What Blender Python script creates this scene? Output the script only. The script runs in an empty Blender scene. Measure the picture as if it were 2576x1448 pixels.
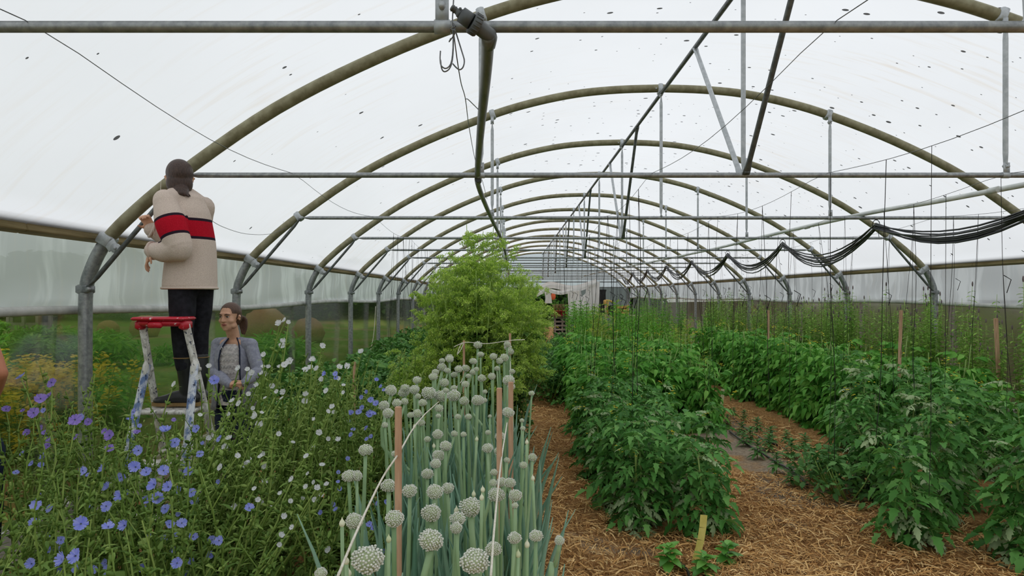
import bpy, math, random
import numpy as np
from mathutils import Vector, Matrix, Euler

# ------------------------------------------------------------------ camera, sky, exposure
SC = bpy.context.scene
COL = SC.collection
FPX, VPX, VPY, EYE = 1695.0, 1289.0, 742.0, 1.62      # focal length in pixels, vanishing point, eye height in m
cam_data = bpy.data.cameras.new('camera')
cam_data.sensor_width = 36.0
cam_data.lens = FPX / 2576.0 * 36.0
cam_data.shift_x = -(VPX - 1288.0) / 2576.0
cam_data.shift_y = (VPY - 724.0) / 2576.0
cam_data.clip_start = 0.05
cam_data.clip_end = 400
cam = bpy.data.objects.new('camera', cam_data)
COL.objects.link(cam)
cam.location = (0, 0, EYE)
cam.rotation_euler = (math.pi / 2, 0, 0)
SC.camera = cam

world = bpy.data.worlds.new('overcast_sky')
SC.world = world
world.use_nodes = True
bg = world.node_tree.nodes['Background']
bg.inputs[0].default_value = (0.965, 0.98, 1.0, 1)
bg.inputs[1].default_value = 1.12

SC.view_settings.view_transform = 'Standard'
SC.view_settings.look = 'None'
SC.view_settings.gamma = 1.0
SC.view_settings.use_curve_mapping = False
SC.view_settings.exposure = 0.36
SC.cycles.max_bounces = 9
SC.cycles.diffuse_bounces = 4
SC.cycles.transmission_bounces = 5
SC.cycles.glossy_bounces = 2
SC.cycles.transparent_max_bounces = 12
SC.cycles.caustics_reflective = False
SC.cycles.caustics_refractive = False

rng = random.Random(7)
nr = np.random.default_rng(7)
PI = math.pi

def at(px, py, Y):
    """point at depth Y seen at a pixel of the 2576 x 1448 photograph"""
    return Vector(((px - VPX) / FPX * Y, Y, EYE + (VPY - py) / FPX * Y))

def lerp(a, b, t):
    return a + (b - a) * t

# ------------------------------------------------------------------ materials
def srgb(r, g, b):
    f = lambda c: (c / 255 / 12.92) if c / 255 <= 0.04045 else ((c / 255 + 0.055) / 1.055) ** 2.4
    return (f(r), f(g), f(b), 1.0)

class NT:
    def __init__(self, name):
        self.m = bpy.data.materials.new(name)
        self.m.use_nodes = True
        self.t = self.m.node_tree
        self.t.nodes.clear()
        self.out = self.n('ShaderNodeOutputMaterial')
    def n(self, typ, **kw):
        nd = self.t.nodes.new(typ)
        for k, v in kw.items():
            setattr(nd, k, v)
        return nd
    def l(self, a, b):
        self.t.links.new(a, b)
    def val(self, sock, v):
        if hasattr(v, 'links'):
            self.l(v, sock)
        else:
            sock.default_value = v
    def tex(self, kind='Object'):
        return self.n('ShaderNodeTexCoord').outputs[kind]
    def noise(self, vec, scale, detail=3, rough=0.6, dist=0.0):
        nd = self.n('ShaderNodeTexNoise')
        self.l(vec, nd.inputs['Vector'])
        nd.inputs['Scale'].default_value = scale
        nd.inputs['Detail'].default_value = detail
        nd.inputs['Roughness'].default_value = rough
        nd.inputs['Distortion'].default_value = dist
        return nd.outputs['Fac']
    def ramp(self, fac, stops):
        nd = self.n('ShaderNodeValToRGB')
        cr = nd.color_ramp
        while len(cr.elements) < len(stops):
            cr.elements.new(0.5)
        for e, (p, c) in zip(cr.elements, stops):
            e.position = p
            e.color = c if hasattr(c, '__len__') else (c, c, c, 1)
        self.l(fac, nd.inputs[0])
        return nd.outputs[0]
    def mix(self, fac, a, b):
        nd = self.n('ShaderNodeMix', data_type='RGBA')
        self.val(nd.inputs[0], fac)
        self.val(nd.inputs[6], a)
        self.val(nd.inputs[7], b)
        return nd.outputs[2]
    def math(self, op, a, b=0.0):
        nd = self.n('ShaderNodeMath', operation=op)
        self.val(nd.inputs[0], a)
        self.val(nd.inputs[1], b)
        return nd.outputs[0]
    def mapping(self, vec, scale=(1, 1, 1), loc=(0, 0, 0)):
        nd = self.n('ShaderNodeMapping')
        self.l(vec, nd.inputs[0])
        nd.inputs['Scale'].default_value = scale
        nd.inputs['Location'].default_value = loc
        return nd.outputs[0]
    def bsdf(self, color, rough=0.6, metal=0.0, spec=0.4, bump=None, bump_s=0.2, bump_d=0.01):
        nd = self.n('ShaderNodeBsdfPrincipled')
        self.val(nd.inputs['Base Color'], color)
        self.val(nd.inputs['Roughness'], rough)
        nd.inputs['Metallic'].default_value = metal
        nd.inputs['Specular IOR Level'].default_value = spec
        if bump is not None:
            bp = self.n('ShaderNodeBump')
            bp.inputs['Strength'].default_value = bump_s
            bp.inputs['Distance'].default_value = bump_d
            self.l(bump, bp.inputs['Height'])
            self.l(bp.outputs[0], nd.inputs['Normal'])
        return nd.outputs[0]
    def mixs(self, fac, a, b):
        nd = self.n('ShaderNodeMixShader')
        self.val(nd.inputs[0], fac)
        self.l(a, nd.inputs[1])
        self.l(b, nd.inputs[2])
        return nd.outputs[0]
    def done(self, sh):
        self.l(sh, self.out.inputs[0])
        return self.m

M = {}
def simple(name, c, c2=None, scale=8.0, rough=0.6, metal=0.0, spec=0.4, bump=0.0, stretch=(1, 1, 1), lo=0.35, hi=0.65):
    t = NT(name)
    v = t.mapping(t.tex(), stretch)
    nz = t.noise(v, scale, 4)
    col = t.ramp(nz, [(lo, c), (hi, c2 if c2 else c)])
    M[name] = t.done(t.bsdf(col, rough, metal, spec, nz if bump else None, bump, 0.01))
    return M[name]

def leafy(name, c1, c2, c3=None, trans=0.3, rough=0.55, spec=0.22):
    """leaf material: colour varies from leaf to leaf, some light comes through"""
    t = NT(name)
    g = t.n('ShaderNodeNewGeometry').outputs['Random Per Island']
    oi = t.n('ShaderNodeObjectInfo').outputs['Random']
    f = t.math('FRACT', t.math('ADD', g, oi))
    col = t.ramp(f, [(0.0, c1), (0.55, c2), (1.0, c3 if c3 else c2)])
    nz = t.noise(t.tex(), 35, 2)
    col = t.mix(t.math('MULTIPLY', nz, 0.22), col, tuple(x * 0.55 for x in c1[:3]) + (1,))
    p = t.bsdf(col, rough, 0, spec)
    tr = t.n('ShaderNodeBsdfTranslucent')
    t.l(col, tr.inputs[0])
    M[name] = t.done(t.mixs(trans, p, tr.outputs[0]))
    return M[name]

simple('galvanised', srgb(128, 132, 134), srgb(165, 168, 168), 30, 0.42, 0.55, 0.5, 0.05, (1, 1, 1))
simple('galvanised_light', srgb(165, 170, 172), srgb(190, 194, 196), 25, 0.45, 0.35, 0.5)
simple('dull_steel', srgb(84, 88, 88), srgb(112, 116, 114), 22, 0.5, 0.4, 0.5)
simple('algae_hoop', srgb(122, 116, 88), srgb(150, 146, 118), 14, 0.6, 0.15, 0.4, 0.05, (1, 1, 1))
simple('timber_rail', srgb(106, 92, 58), srgb(150, 136, 100), 10, 0.8, 0, 0.2, 0.3, (1, 0.15, 3))
simple('stake_wood', srgb(172, 134, 106), srgb(206, 170, 140), 9, 0.75, 0, 0.2, 0.2, (6, 6, 0.6))
simple('label_yellow', srgb(196, 184, 92), srgb(216, 204, 118), 12, 0.7)
simple('label_pale', srgb(206, 202, 156), srgb(222, 216, 178), 12, 0.7)
simple('baseboard', srgb(176, 178, 174), srgb(208, 208, 204), 6, 0.7, bump=0.1)
simple('grey_pvc', srgb(72, 76, 78), srgb(96, 100, 100), 12, 0.42, 0, 0.5)
simple('pipe_grey', srgb(88, 92, 88), srgb(122, 126, 120), 9, 0.45, 0, 0.5, 0.02, (3, 0.5, 3))
simple('pipe_white', srgb(196, 200, 196), srgb(220, 222, 218), 7, 0.4, 0, 0.5)
simple('black_hose', srgb(24, 25, 28), srgb(44, 45, 48), 9, 0.35, 0, 0.6)
simple('drip_hose', srgb(58, 58, 58), srgb(96, 94, 90), 14, 0.6)
simple('dark_twine', srgb(34, 34, 36), srgb(58, 56, 54), 60, 0.9, 0, 0.1)
simple('pale_twine', srgb(208, 202, 184), srgb(232, 228, 214), 80, 0.9, 0, 0.1, 0.4)
simple('wire', srgb(92, 94, 94), srgb(130, 132, 132), 30, 0.4, 0.7, 0.5)
simple('black_plastic', srgb(22, 22, 24), srgb(40, 40, 42), 9, 0.5)
simple('yellow_paint', srgb(206, 160, 74), srgb(224, 184, 104), 8, 0.55)
simple('maroon_paint', srgb(112, 44, 44), srgb(140, 62, 56), 8, 0.6)
simple('pallet_wood', srgb(146, 124, 112), srgb(186, 164, 150), 10, 0.85, bump=0.2)
simple('terracotta', srgb(150, 62, 40), srgb(190, 84, 58), 8, 0.8)
simple('red_pot', srgb(178, 40, 36), srgb(196, 56, 48), 8, 0.6)
simple('orange_cloth', srgb(206, 92, 52), srgb(222, 112, 70), 8, 0.8)
simple('hay', srgb(126, 98, 62), srgb(164, 132, 88), 20, 0.95, bump=0.5)
simple('barn_wood', srgb(118, 112, 104), srgb(150, 144, 136), 8, 0.9, 0, 0.1, 0.2, (8, 8, 0.8))
simple('dark_panel', srgb(26, 24, 22), srgb(34, 32, 30), 8, 0.9)  # near-black: paints shade in openings and behind slats, also colours the cabinet

leafy('white_cloth', srgb(248, 248, 247), srgb(252, 252, 250), None, 0.6, 0.9, 0.1)

def film_material(name, tint, trans_share, specks, streaks, gloss=0.06):
    """milky polythene: most of the light is scattered through it, part passes straight on; dirt lies on it"""
    t = NT(name)
    uv = t.tex('UV')
    tr = t.n('ShaderNodeBsdfTranslucent')
    tp = t.n('ShaderNodeBsdfTransparent')
    tp.inputs[0].default_value = tint
    gl = t.n('ShaderNodeBsdfDiffuse')
    cloud = t.noise(t.mapping(uv, (0.5, 0.35, 1)), 1.0, 4)
    col = t.mix(t.ramp(cloud, [(0.3, 0.0), (0.75, 1.0)]), tint, tuple(c * 0.93 for c in tint[:3]) + (1,))
    if streaks:
        st = t.noise(t.mapping(uv, (1.2, 14.0, 1)), 1.0, 3, 0.6, 0.3)
        gate = t.noise(t.mapping(uv, (0.25, 0.3, 1), (3, 1, 0)), 1.0, 2)
        g2 = t.ramp(gate, [(0.45, 0.0), (0.7, 1.0)])
        s2 = t.math('MULTIPLY', t.math('MULTIPLY', t.ramp(st, [(0.52, 0.0), (0.72, 1.0)]), g2), streaks)
        col = t.mix(s2, col, srgb(196, 182, 160))
    if name == 'side_film':                     # light on diagonal creases, painted as a lighter tint
        mp = t.n('ShaderNodeMapping'); t.l(uv, mp.inputs[0])
        mp.inputs['Rotation'].default_value = (0, 0, 0.75)
        mp.inputs['Scale'].default_value = (0.7, 3.2, 1)
        cr = t.noise(mp.outputs[0], 1.3, 3, 0.55, 0.6)
        col = t.mix(t.ramp(cr, [(0.48, 0.0), (0.62, 1.0)]), col, tuple(min(1, c * 1.28) for c in tint[:3]) + (1,))
    t.l(col, tr.inputs[0])
    t.l(col, gl.inputs[0])
    sh = t.mixs(gloss, tr.outputs[0], gl.outputs[0])
    sh = t.mixs(trans_share, sh, tp.outputs[0])
    if specks:
        vo = t.n('ShaderNodeTexVoronoi', feature='F1', voronoi_dimensions='2D')
        wob = t.mapping(uv, (5.2, 7.0, 1))
        t.l(wob, vo.inputs['Vector'])
        vo.inputs['Scale'].default_value = 1.0
        sep = t.n('ShaderNodeSeparateColor')
        t.l(vo.outputs['Color'], sep.inputs[0])
        u = t.n('ShaderNodeSeparateXYZ')
        t.l(uv, u.inputs[0])
        side = t.ramp(t.math('DIVIDE', u.outputs[0], 10.0), [(0.2, 0.10), (0.5, 0.42), (0.75, 0.6), (0.95, 0.35)])
        patch = t.noise(t.mapping(uv, (0.5, 0.5, 1), (7, 3, 0)), 1.0, 2)
        dens = t.math('MULTIPLY', side, t.ramp(patch, [(0.35, 0.25), (0.65, 1.0)]))
        rad = t.math('MULTIPLY', t.math('LESS_THAN', sep.outputs[0], dens), t.math('ADD', 0.035, t.math('MULTIPLY', t.math('POWER', sep.outputs[1], 3.0), 0.11)))
        spot = t.math('LESS_THAN', vo.outputs['Distance'], rad)
        dk = t.n('ShaderNodeBsdfDiffuse')
        dk.inputs[0].default_value = srgb(60, 58, 52)
        sh = t.mixs(t.math('MULTIPLY', spot, 0.9), sh, dk.outputs[0])
    M[name] = t.done(sh)
film_material('roof_film', (0.665, 0.68, 0.69, 1), 0.06, True, 0.5)
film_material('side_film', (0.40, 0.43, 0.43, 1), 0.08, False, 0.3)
film_material('gable_film', (0.62, 0.68, 0.74, 1), 0.05, False, 0.0)

def skirt_material():
    """clear dirty plastic skirt: see-through head-on, mirror-like at a glancing angle, with brown dust on it"""
    t = NT('skirt_film')
    uv = t.tex('UV')
    tp = t.n('ShaderNodeBsdfTransparent')
    tp.inputs[0].default_value = (0.60, 0.60, 0.54, 1)
    d = t.n('ShaderNodeBsdfDiffuse')
    d.inputs[0].default_value = srgb(112, 98, 82)
    nz = t.noise(t.mapping(uv, (1.0, 0.6, 1)), 2.0, 4)
    dust = t.math('MULTIPLY', t.ramp(nz, [(0.3, 0.4), (0.75, 1.0)]), 0.14)
    sh = t.mixs(dust, tp.outputs[0], d.outputs[0])
    g = t.n('ShaderNodeBsdfGlossy')
    g.inputs['Color'].default_value = (0.75, 0.75, 0.72, 1)
    g.inputs['Roughness'].default_value = 0.12
    fr = t.n('ShaderNodeFresnel')
    fr.inputs[0].default_value = 1.25
    M['skirt_film'] = t.done(t.mixs(t.math('MULTIPLY', fr.outputs[0], 0.6), sh, g.outputs[0]))
skirt_material()

def floor_material():
    t = NT('mulched_soil')
    o = t.tex()
    fine = t.noise(t.mapping(o, (30, 30, 30)), 1.0, 5, 0.7, 0.5)
    fib = t.noise(t.mapping(o, (60, 18, 30)), 1.0, 3, 0.6, 1.5)
    mulch = t.ramp(fib, [(0.25, srgb(96, 66, 40)), (0.5, srgb(166, 124, 78)), (0.75, srgb(214, 174, 120))])
    soil = t.ramp(fine, [(0.3, srgb(112, 98, 82)), (0.7, srgb(176, 160, 138))])
    big = t.noise(o, 1.3, 3)
    sep = t.n('ShaderNodeSeparateXYZ')
    t.l(o, sep.inputs[0])
    # the grey soil strip of the seedling bed
    bed = t.math('SUBTRACT', 1.0, t.math('MULTIPLY', t.math('ABSOLUTE', t.math('SUBTRACT', sep.outputs[0], 2.5)), 1.7))
    bed = t.math('MULTIPLY', bed, t.math('GREATER_THAN', sep.outputs[1], 5.1))
    fac = t.ramp(t.math('ADD', big, t.math('MULTIPLY', bed, 0.3)), [(0.56, 0.0), (0.68, 1.0)])
    col = t.mix(fac, mulch, soil)
    M['mulched_soil'] = t.done(t.bsdf(col, 0.95, 0, 0.1, fine, 0.6, 0.03))
floor_material()

def straw_material():
    t = NT('straw')
    g = t.n('ShaderNodeNewGeometry').outputs['Random Per Island']
    col = t.ramp(g, [(0.0, srgb(124, 84, 48)), (0.35, srgb(180, 134, 80)), (0.7, srgb(218, 174, 112)), (1.0, srgb(242, 208, 150))])
    M['straw'] = t.done(t.bsdf(col, 0.85, 0, 0.15))
straw_material()

def field_material():
    t = NT('rough_grass')
    o = t.tex()
    a = t.noise(o, 0.35, 4)
    b = t.noise(o, 9, 4)
    g = t.ramp(b, [(0.3, srgb(62, 92, 30)), (0.7, srgb(118, 144, 58))])
    dry = t.ramp(b, [(0.3, srgb(112, 100, 62)), (0.7, srgb(150, 138, 92))])
    col = t.mix(t.ramp(a, [(0.5, 0.0), (0.66, 1.0)]), g, dry)
    sx = t.n('ShaderNodeSeparateXYZ'); t.l(o, sx.inputs[0])
    skirt_brown = t.ramp(b, [(0.3, srgb(74, 60, 48)), (0.7, srgb(112, 94, 76))])  # brown ground colour stands in for reflection and dust on the right skirt
    col = t.mix(t.math('GREATER_THAN', sx.outputs[0], 6.3), col, skirt_brown)
    M['rough_grass'] = t.done(t.bsdf(col, 0.9, 0, 0.1, b, 0.6, 0.05))
field_material()

# ------------------------------------------------------------------ mesh building
class MB:
    """collects geometry and links it as one mesh object"""
    def __init__(self):
        self.V, self.I, self.S, self.MI = [], [], [], []
        self.nv = 0
        self.uv = None
    def add(self, verts, faces, mat=0):
        verts = np.asarray(verts, float).reshape(-1, 3)
        idx = np.fromiter((i for f in faces for i in f), int)
        siz = np.fromiter((len(f) for f in faces), int)
        self.addraw(verts, idx, siz, mat)
        return self
    def addraw(self, verts, idx, siz, mat=0):
        self.V.append(verts); self.I.append(idx + self.nv); self.S.append(siz)
        self.MI.append(mat if isinstance(mat, np.ndarray) else np.full(len(siz), mat))
        self.nv += len(verts)
    def arrays(self):
        return (np.concatenate(self.V), np.concatenate(self.I), np.concatenate(self.S), np.concatenate(self.MI))
    def put(self, tmpl, loc=(0, 0, 0), rot=None, scale=1.0, mat=None):
        v, i, s, m = tmpl
        v = v * scale
        if rot is not None:
            v = v @ np.array(rot.to_3x3() if isinstance(rot, Matrix) else rot).T
        self.addraw(v + np.asarray(loc, float), i, s, m if mat is None else mat)
    def tube(self, pts, r, sides=6, mat=0, cap=True, up=None, closed=False):
        P = np.asarray([tuple(p) for p in pts], float)
        n = len(P)
        R = np.asarray(r if hasattr(r, '__len__') else [r] * n, float)
        if R.ndim == 1:
            R = np.stack([R, R], 1)
        T = np.gradient(P, axis=0) if not closed else np.roll(P, -1, 0) - np.roll(P, 1, 0)
        ln = np.linalg.norm(T, axis=1)
        for k in range(n):
            if ln[k] < 1e-9:                     # repeated point: borrow the neighbour's direction
                T[k] = P[min(n - 1, k + 2)] - P[max(0, k - 2)]
        T /= np.linalg.norm(T, axis=1)[:, None] + 1e-12
        ref = np.asarray(up, float) if up is not None else (np.array([0, 0, 1.0]) if abs(T[0][2]) < 0.9 else np.array([1.0, 0, 0]))
        ang = np.arange(sides) * 2 * PI / sides
        vs = []
        u = np.cross(ref, T[0]); u /= np.linalg.norm(u) + 1e-12
        for k in range(n):
            u = u - T[k] * np.dot(u, T[k])
            if up is not None:
                u = np.cross(ref, T[k])
            u = u / (np.linalg.norm(u) + 1e-12)
            w = np.cross(T[k], u)
            vs.append(P[k] + np.outer(np.cos(ang) * R[k][0], u) + np.outer(np.sin(ang) * R[k][1], w))
        fs = []
        for k in range(n if closed else n - 1):
            a, b = k * sides, ((k + 1) % n) * sides
            for j in range(sides):
                j2 = (j + 1) % sides
                fs.append((a + j, a + j2, b + j2, b + j))
        if cap and not closed:
            fs.append(tuple(range(sides - 1, -1, -1)))
            fs.append(tuple(range((n - 1) * sides, n * sides)))
        return self.add(np.concatenate(vs), fs, mat)
    def box(self, c, s, rot=None, mat=0, bevel=0.0):
        x, y, z = [q / 2 for q in s]
        if bevel:
            b = min(bevel, x * .9, y * .9, z * .9)
            vs, fs = [], []
            ring = [(x - b, -y), (x, -y + b), (x, y - b), (x - b, y), (-x + b, y), (-x, y - b), (-x, -y + b), (-x + b, -y)]
            for zz, k in ((-z, b), (-z + b, 0), (z - b, 0), (z, b)):
                for px, py in ring:
                    vs.append((px - math.copysign(k, px), py - math.copysign(k, py), zz))
            for q in range(3):
                for j in range(8):
                    fs.append((q * 8 + j, q * 8 + (j + 1) % 8, q * 8 + 8 + (j + 1) % 8, q * 8 + 8 + j))
            fs.append(tuple(range(7, -1, -1))); fs.append(tuple(range(24, 32)))
            v = np.array(vs)
        else:
            v = np.array([(sx * x, sy * y, sz * z) for sz in (-1, 1) for sy in (-1, 1) for sx in (-1, 1)])
            fs = [(0, 2, 3, 1), (4, 5, 7, 6), (0, 1, 5, 4), (2, 6, 7, 3), (0, 4, 6, 2), (1, 3, 7, 5)]
        if rot is not None:
            v = v @ np.array(rot.to_3x3()).T
        return self.add(v + np.array(tuple(c)), fs, mat)
    def ball(self, c, r, seg=8, rings=6, mat=0, rot=None):
        r = np.array(r if hasattr(r, '__len__') else (r, r, r), float)
        vs = [(0, 0, -1)]
        for k in range(1, rings):
            a = PI * k / rings
            for j in range(seg):
                b = 2 * PI * j / seg
                vs.append((math.sin(a) * math.cos(b), math.sin(a) * math.sin(b), -math.cos(a)))
        vs.append((0, 0, 1))
        fs = [(0, 1 + (j + 1) % seg, 1 + j) for j in range(seg)]
        for k in range(rings - 2):
            for j in range(seg):
                a = 1 + k * seg
                fs.append((a + j, a + (j + 1) % seg, a + seg + (j + 1) % seg, a + seg + j))
        a = 1 + (rings - 2) * seg
        fs += [(a + j, a + (j + 1) % seg, len(vs) - 1) for j in range(seg)]
        v = np.array(vs) * r
        if rot is not None:
            v = v @ np.array(rot.to_3x3()).T
        return self.add(v + np.array(tuple(c)), fs, mat)
    def mesh(self, name, mats, smooth=True):
        me = bpy.data.meshes.new(name)
        v, i, s, m = self.arrays()
        me.vertices.add(len(v)); me.loops.add(len(i)); me.polygons.add(len(s))
        me.vertices.foreach_set('co', v.astype(np.float32).ravel())
        me.loops.foreach_set('vertex_index', i.astype(np.int32))
        st = np.concatenate([[0], np.cumsum(s)[:-1]])
        me.polygons.foreach_set('loop_start', st.astype(np.int32))
        me.polygons.foreach_set('loop_total', s.astype(np.int32))
        me.polygons.foreach_set('material_index', m.astype(np.int32))
        me.polygons.foreach_set('use_smooth', np.full(len(s), bool(smooth)))
        for q in (mats if isinstance(mats, (list, tuple)) else [mats]):
            me.materials.append(M[q] if isinstance(q, str) else q)
        me.update(calc_edges=True)
        return me
    def build(self, name, mats, parent=None, smooth=True, loc=None):
        return link(name, self.mesh(name, mats, smooth), parent, loc)

def link(name, data, parent=None, loc=None):
    o = bpy.data.objects.new(name, data)
    COL.objects.link(o)
    if parent is not None:
        o.parent = parent
    if loc is not None:
        o.location = loc
    return o

def empty(name, loc=(0, 0, 0), rz=0.0):
    o = bpy.data.objects.new(name, None)
    o.empty_display_size = 0.1
    COL.objects.link(o)
    o.location = loc
    o.rotation_euler = (0, 0, rz)
    return o

def tag(o, label=None, cat=None, group=None, kind=None):
    if label: o['label'] = label
    if cat: o['category'] = cat
    if group: o['group'] = group
    if kind: o['kind'] = kind
    return o

CH = {}
def copy_tree(o, parent=None):
    c = o.copy()
    COL.objects.link(c)
    if parent is not None:
        c.parent = parent
    for ch in list(o.children):
        copy_tree(ch, c)
    return c

def rotz(a): return Matrix.Rotation(a, 3, 'Z')
def track(d, roll=0.0):
    """rotation that turns +Z to direction d"""
    q = Vector(d).to_track_quat('Z', 'Y')
    return q.to_matrix() @ Matrix.Rotation(roll, 3, 'Z')

def spline(ctrl, n):
    """Catmull-Rom through control points"""
    P = [np.asarray(tuple(c), float) for c in ctrl]
    P = [2 * P[0] - P[1]] + P + [2 * P[-1] - P[-2]]
    out = []
    seg = len(P) - 3
    for k in range(n + 1):
        t = k / n * seg
        i = min(int(t), seg - 1)
        t -= i
        a, b, c, d = P[i:i + 4]
        out.append(0.5 * ((2 * b) + (c - a) * t + (2 * a - 5 * b + 4 * c - d) * t * t + (3 * b - a - 3 * c + d) * t ** 3))
    return out

# ------------------------------------------------------------------ the tunnel: hoops, film, rails
CX = 1.55                      # tunnel axis, in metres to the right of the camera
BAY, Y0 = 2.5, 2.075           # hoop spacing, depth of the hoop over the nearest tie bar
TIE = EYE + 0.805              # height of the tie bars
HIPX, HIPZ = 4.42, EYE + 0.40
half = [(0, 2.17), (0.45, 2.155), (0.88, 2.112), (1.33, 2.02), (1.77, 1.888), (2.45, 1.62), (3.15, 1.268), (3.79, 0.83), (4.12, 0.56), (4.31, 0.36), (4.41, 0.17), (4.445, 0.02), (4.45, -0.25)]
side_pts = spline([(x, z) for x, z in half], 60)
PROFILE = [(-p[0], p[1] + EYE) for p in reversed(side_pts)] + [(p[0], p[1] + EYE) for p in side_pts[1:]]   # (dx, z) left to right

def hoop_z(dx):
    dx = abs(dx)
    for a, b in zip(side_pts[:-1], side_pts[1:]):
        if a[0] <= dx <= b[0]:
            return EYE + lerp(a[1], b[1], (dx - a[0]) / max(1e-6, b[0] - a[0]))
    return EYE

def strut(mb, a, b, r=0.017, flat=(0, 1, 0), mat=0, f0=True, f1=True):
    """pipe with flattened, bolted ends"""
    a, b = Vector(a), Vector(b)
    d = (b - a); L = d.length
    ts = [0, 0.035 / L, 0.10 / L, 0.5, 1 - 0.10 / L, 1 - 0.035 / L, 1]
    wide, thin = r * 1.35, r * 0.33
    rr = [(thin, wide) if f0 else (r, r)] * 2 + [(r, r)] * 3 + [(thin, wide) if f1 else (r, r)] * 2
    mb.tube([a + d * t for t in ts], rr, 8, mat, up=flat)
    for e, f in ((a, f0), (b, f1)):
        if f:
            s = d.normalized() * 0.018 * (1 if e is a else -1)
            fl = Vector(flat)
            n = d.cross(fl).normalized() if abs(d.normalized().dot(fl)) > .9 else fl
            mb.tube([e + s - n * 0.017, e + s + n * 0.017], 0.012, 6, mat)
    return mb

def make_frame(name, braced):
    root = empty(name)
    # arch: one bent oval tube from the ground over the ridge to the ground
    pts = [(-4.45, 0, 0.0)] + [(-4.45, 0, z) for z in (0.4, 0.8, 1.15)] + [(x, 0, z) for x, z in PROFILE] + [(4.45, 0, z) for z in (1.15, 0.8, 0.4)] + [(4.45, 0, 0.0)]
    mats = []
    m = MB(); m.tube(pts, [(0.042, 0.046)] * len(pts), 10, 0, up=(0, 1, 0))
    v, i, s, mi = m.arrays()
    cent = np.add.reduceat(v[i], np.concatenate([[0], np.cumsum(s)[:-1]]), axis=0) / s[:, None]
    mi = np.where(cent[:, 2] > HIPZ - 0.02, 0, 1)
    m.MI = [mi]
    m.build('arch', ['algae_hoop', 'galvanised'], root)
    endx = 3.79
    b = MB(); strut(b, (-endx + 0.03, -0.052, TIE), (endx - 0.03, -0.052, TIE), 0.018, flat=(0, 1, 0)); b.build('tie_bar', 'galvanised', root)
    for sx in (-1, 1):
        zt = hoop_z(1.76)
        b = MB(); strut(b, (sx * 1.76, -0.052, zt - 0.075), (sx * 1.76, -0.052, TIE + 0.045), 0.0165, flat=(0, 1, 0)); b.build('strut', 'galvanised_light', root)
        b = MB(); b.box((sx * 1.76, -0.004, zt), (0.055, 0.1, 0.092), Matrix.Rotation(sx * 0.31, 4, 'Y'), bevel=0.008)
        b.box((sx * 1.76, -0.05, zt - 0.07), (0.034, 0.012, 0.08)); b.tube([(sx * 1.76, -0.085, zt - 0.085), (sx * 1.76, -0.02, zt - 0.085)], 0.013, 8)
        b.build('strut_clamp', 'galvanised_light', root)
        b = MB(); b.tube([(sx * 1.76 - 0.024, -0.052, TIE), (sx * 1.76 + 0.024, -0.052, TIE)], 0.021, 10); b.box((sx * 1.76, -0.062, TIE + 0.045), (0.04, 0.007, 0.075))
        b.tube([(sx * 1.76, -0.082, TIE + 0.055), (sx * 1.76, -0.04, TIE + 0.055)], 0.011, 6)
        b.build('tie_bracket', 'galvanised_light', root)
        # knee brace from the post collar up to the end of the tie bar
        b = MB(); strut(b, (sx * 4.40, -0.055, EYE + 0.045), (sx * 3.75, -0.075, TIE - 0.01), 0.0165, flat=(0, 1, 0)); b.build('knee_brace', 'dull_steel', root)
        b = MB(); b.box((sx * 4.45, 0, EYE + 0.04), (0.088, 0.094, 0.062), bevel=0.01); b.box((sx * 4.40, -0.05, EYE + 0.04), (0.07, 0.014, 0.04)); b.tube([(sx * 4.385, -0.08, EYE + 0.04), (sx * 4.385, -0.03, EYE + 0.04)], 0.015, 8)
        b.build('post_collar', 'galvanised', root)
        zt = TIE + 0.02
        b = MB(); b.box((sx * 3.79, -0.004, zt), (0.06, 0.1, 0.092), Matrix.Rotation(sx * 0.62, 4, 'Y'), bevel=0.008); b.tube([(sx * 3.745, -0.09, TIE), (sx * 3.745, -0.03, TIE)], 0.02, 8)
        b.build('tie_clamp', 'galvanised_light', root)
        # hip clamp with its round ear, holding the film rail
        b = MB(); b.box((sx * 4.30, -0.002, EYE + 0.375), (0.078, 0.104, 0.094), Matrix.Rotation(sx * 1.02, 4, 'Y'), bevel=0.008)
        b.box((sx * 4.245, -0.048, EYE + 0.335), (0.075, 0.008, 0.06), Matrix.Rotation(sx * 0.6, 4, 'Y'), bevel=0.003)
        b.tube([(sx * 4.215, -0.056, EYE + 0.315), (sx * 4.215, -0.044, EYE + 0.315)], 0.034, 12); b.tube([(sx * 4.215, -0.066, EYE + 0.315), (sx * 4.215, -0.03, EYE + 0.315)], 0.012, 6)
        b.build('hip_clamp', 'galvanised_light', root)
    zt = EYE + 2.17
    b = MB(); strut(b, (0, -0.052, zt - 0.075), (0, -0.052, TIE + 0.0), 0.0165, flat=(0, 1, 0)); b.build('king_post', 'galvanised_light', root)
    b = MB(); b.box((0, -0.004, zt - 0.01), (0.05, 0.1, 0.1), bevel=0.008); b.tube([(0, -0.085, zt - 0.085), (0, -0.02, zt - 0.085)], 0.016, 8)
    for sx in (-1, 1): b.tube([(sx * 0.05, -0.052, zt - 0.015), (sx * 0.05, -0.03, zt - 0.015)], 0.008, 6)
    b.build('ridge_clamp', 'galvanised_light', root)
    if braced:
        b = MB(); strut(b, (0.01, -0.075, TIE), (0.0, -1.22, zt - 0.075), 0.0185, flat=(1, 0, 0)); b.build('diagonal_brace', 'dull_steel', root)
        b = MB(); strut(b, (-0.01, -0.03, TIE), (0.0, 1.14, zt - 0.075), 0.0185, flat=(1, 0, 0)); b.build('diagonal_brace', 'galvanised_light', root)
    return root

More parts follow.
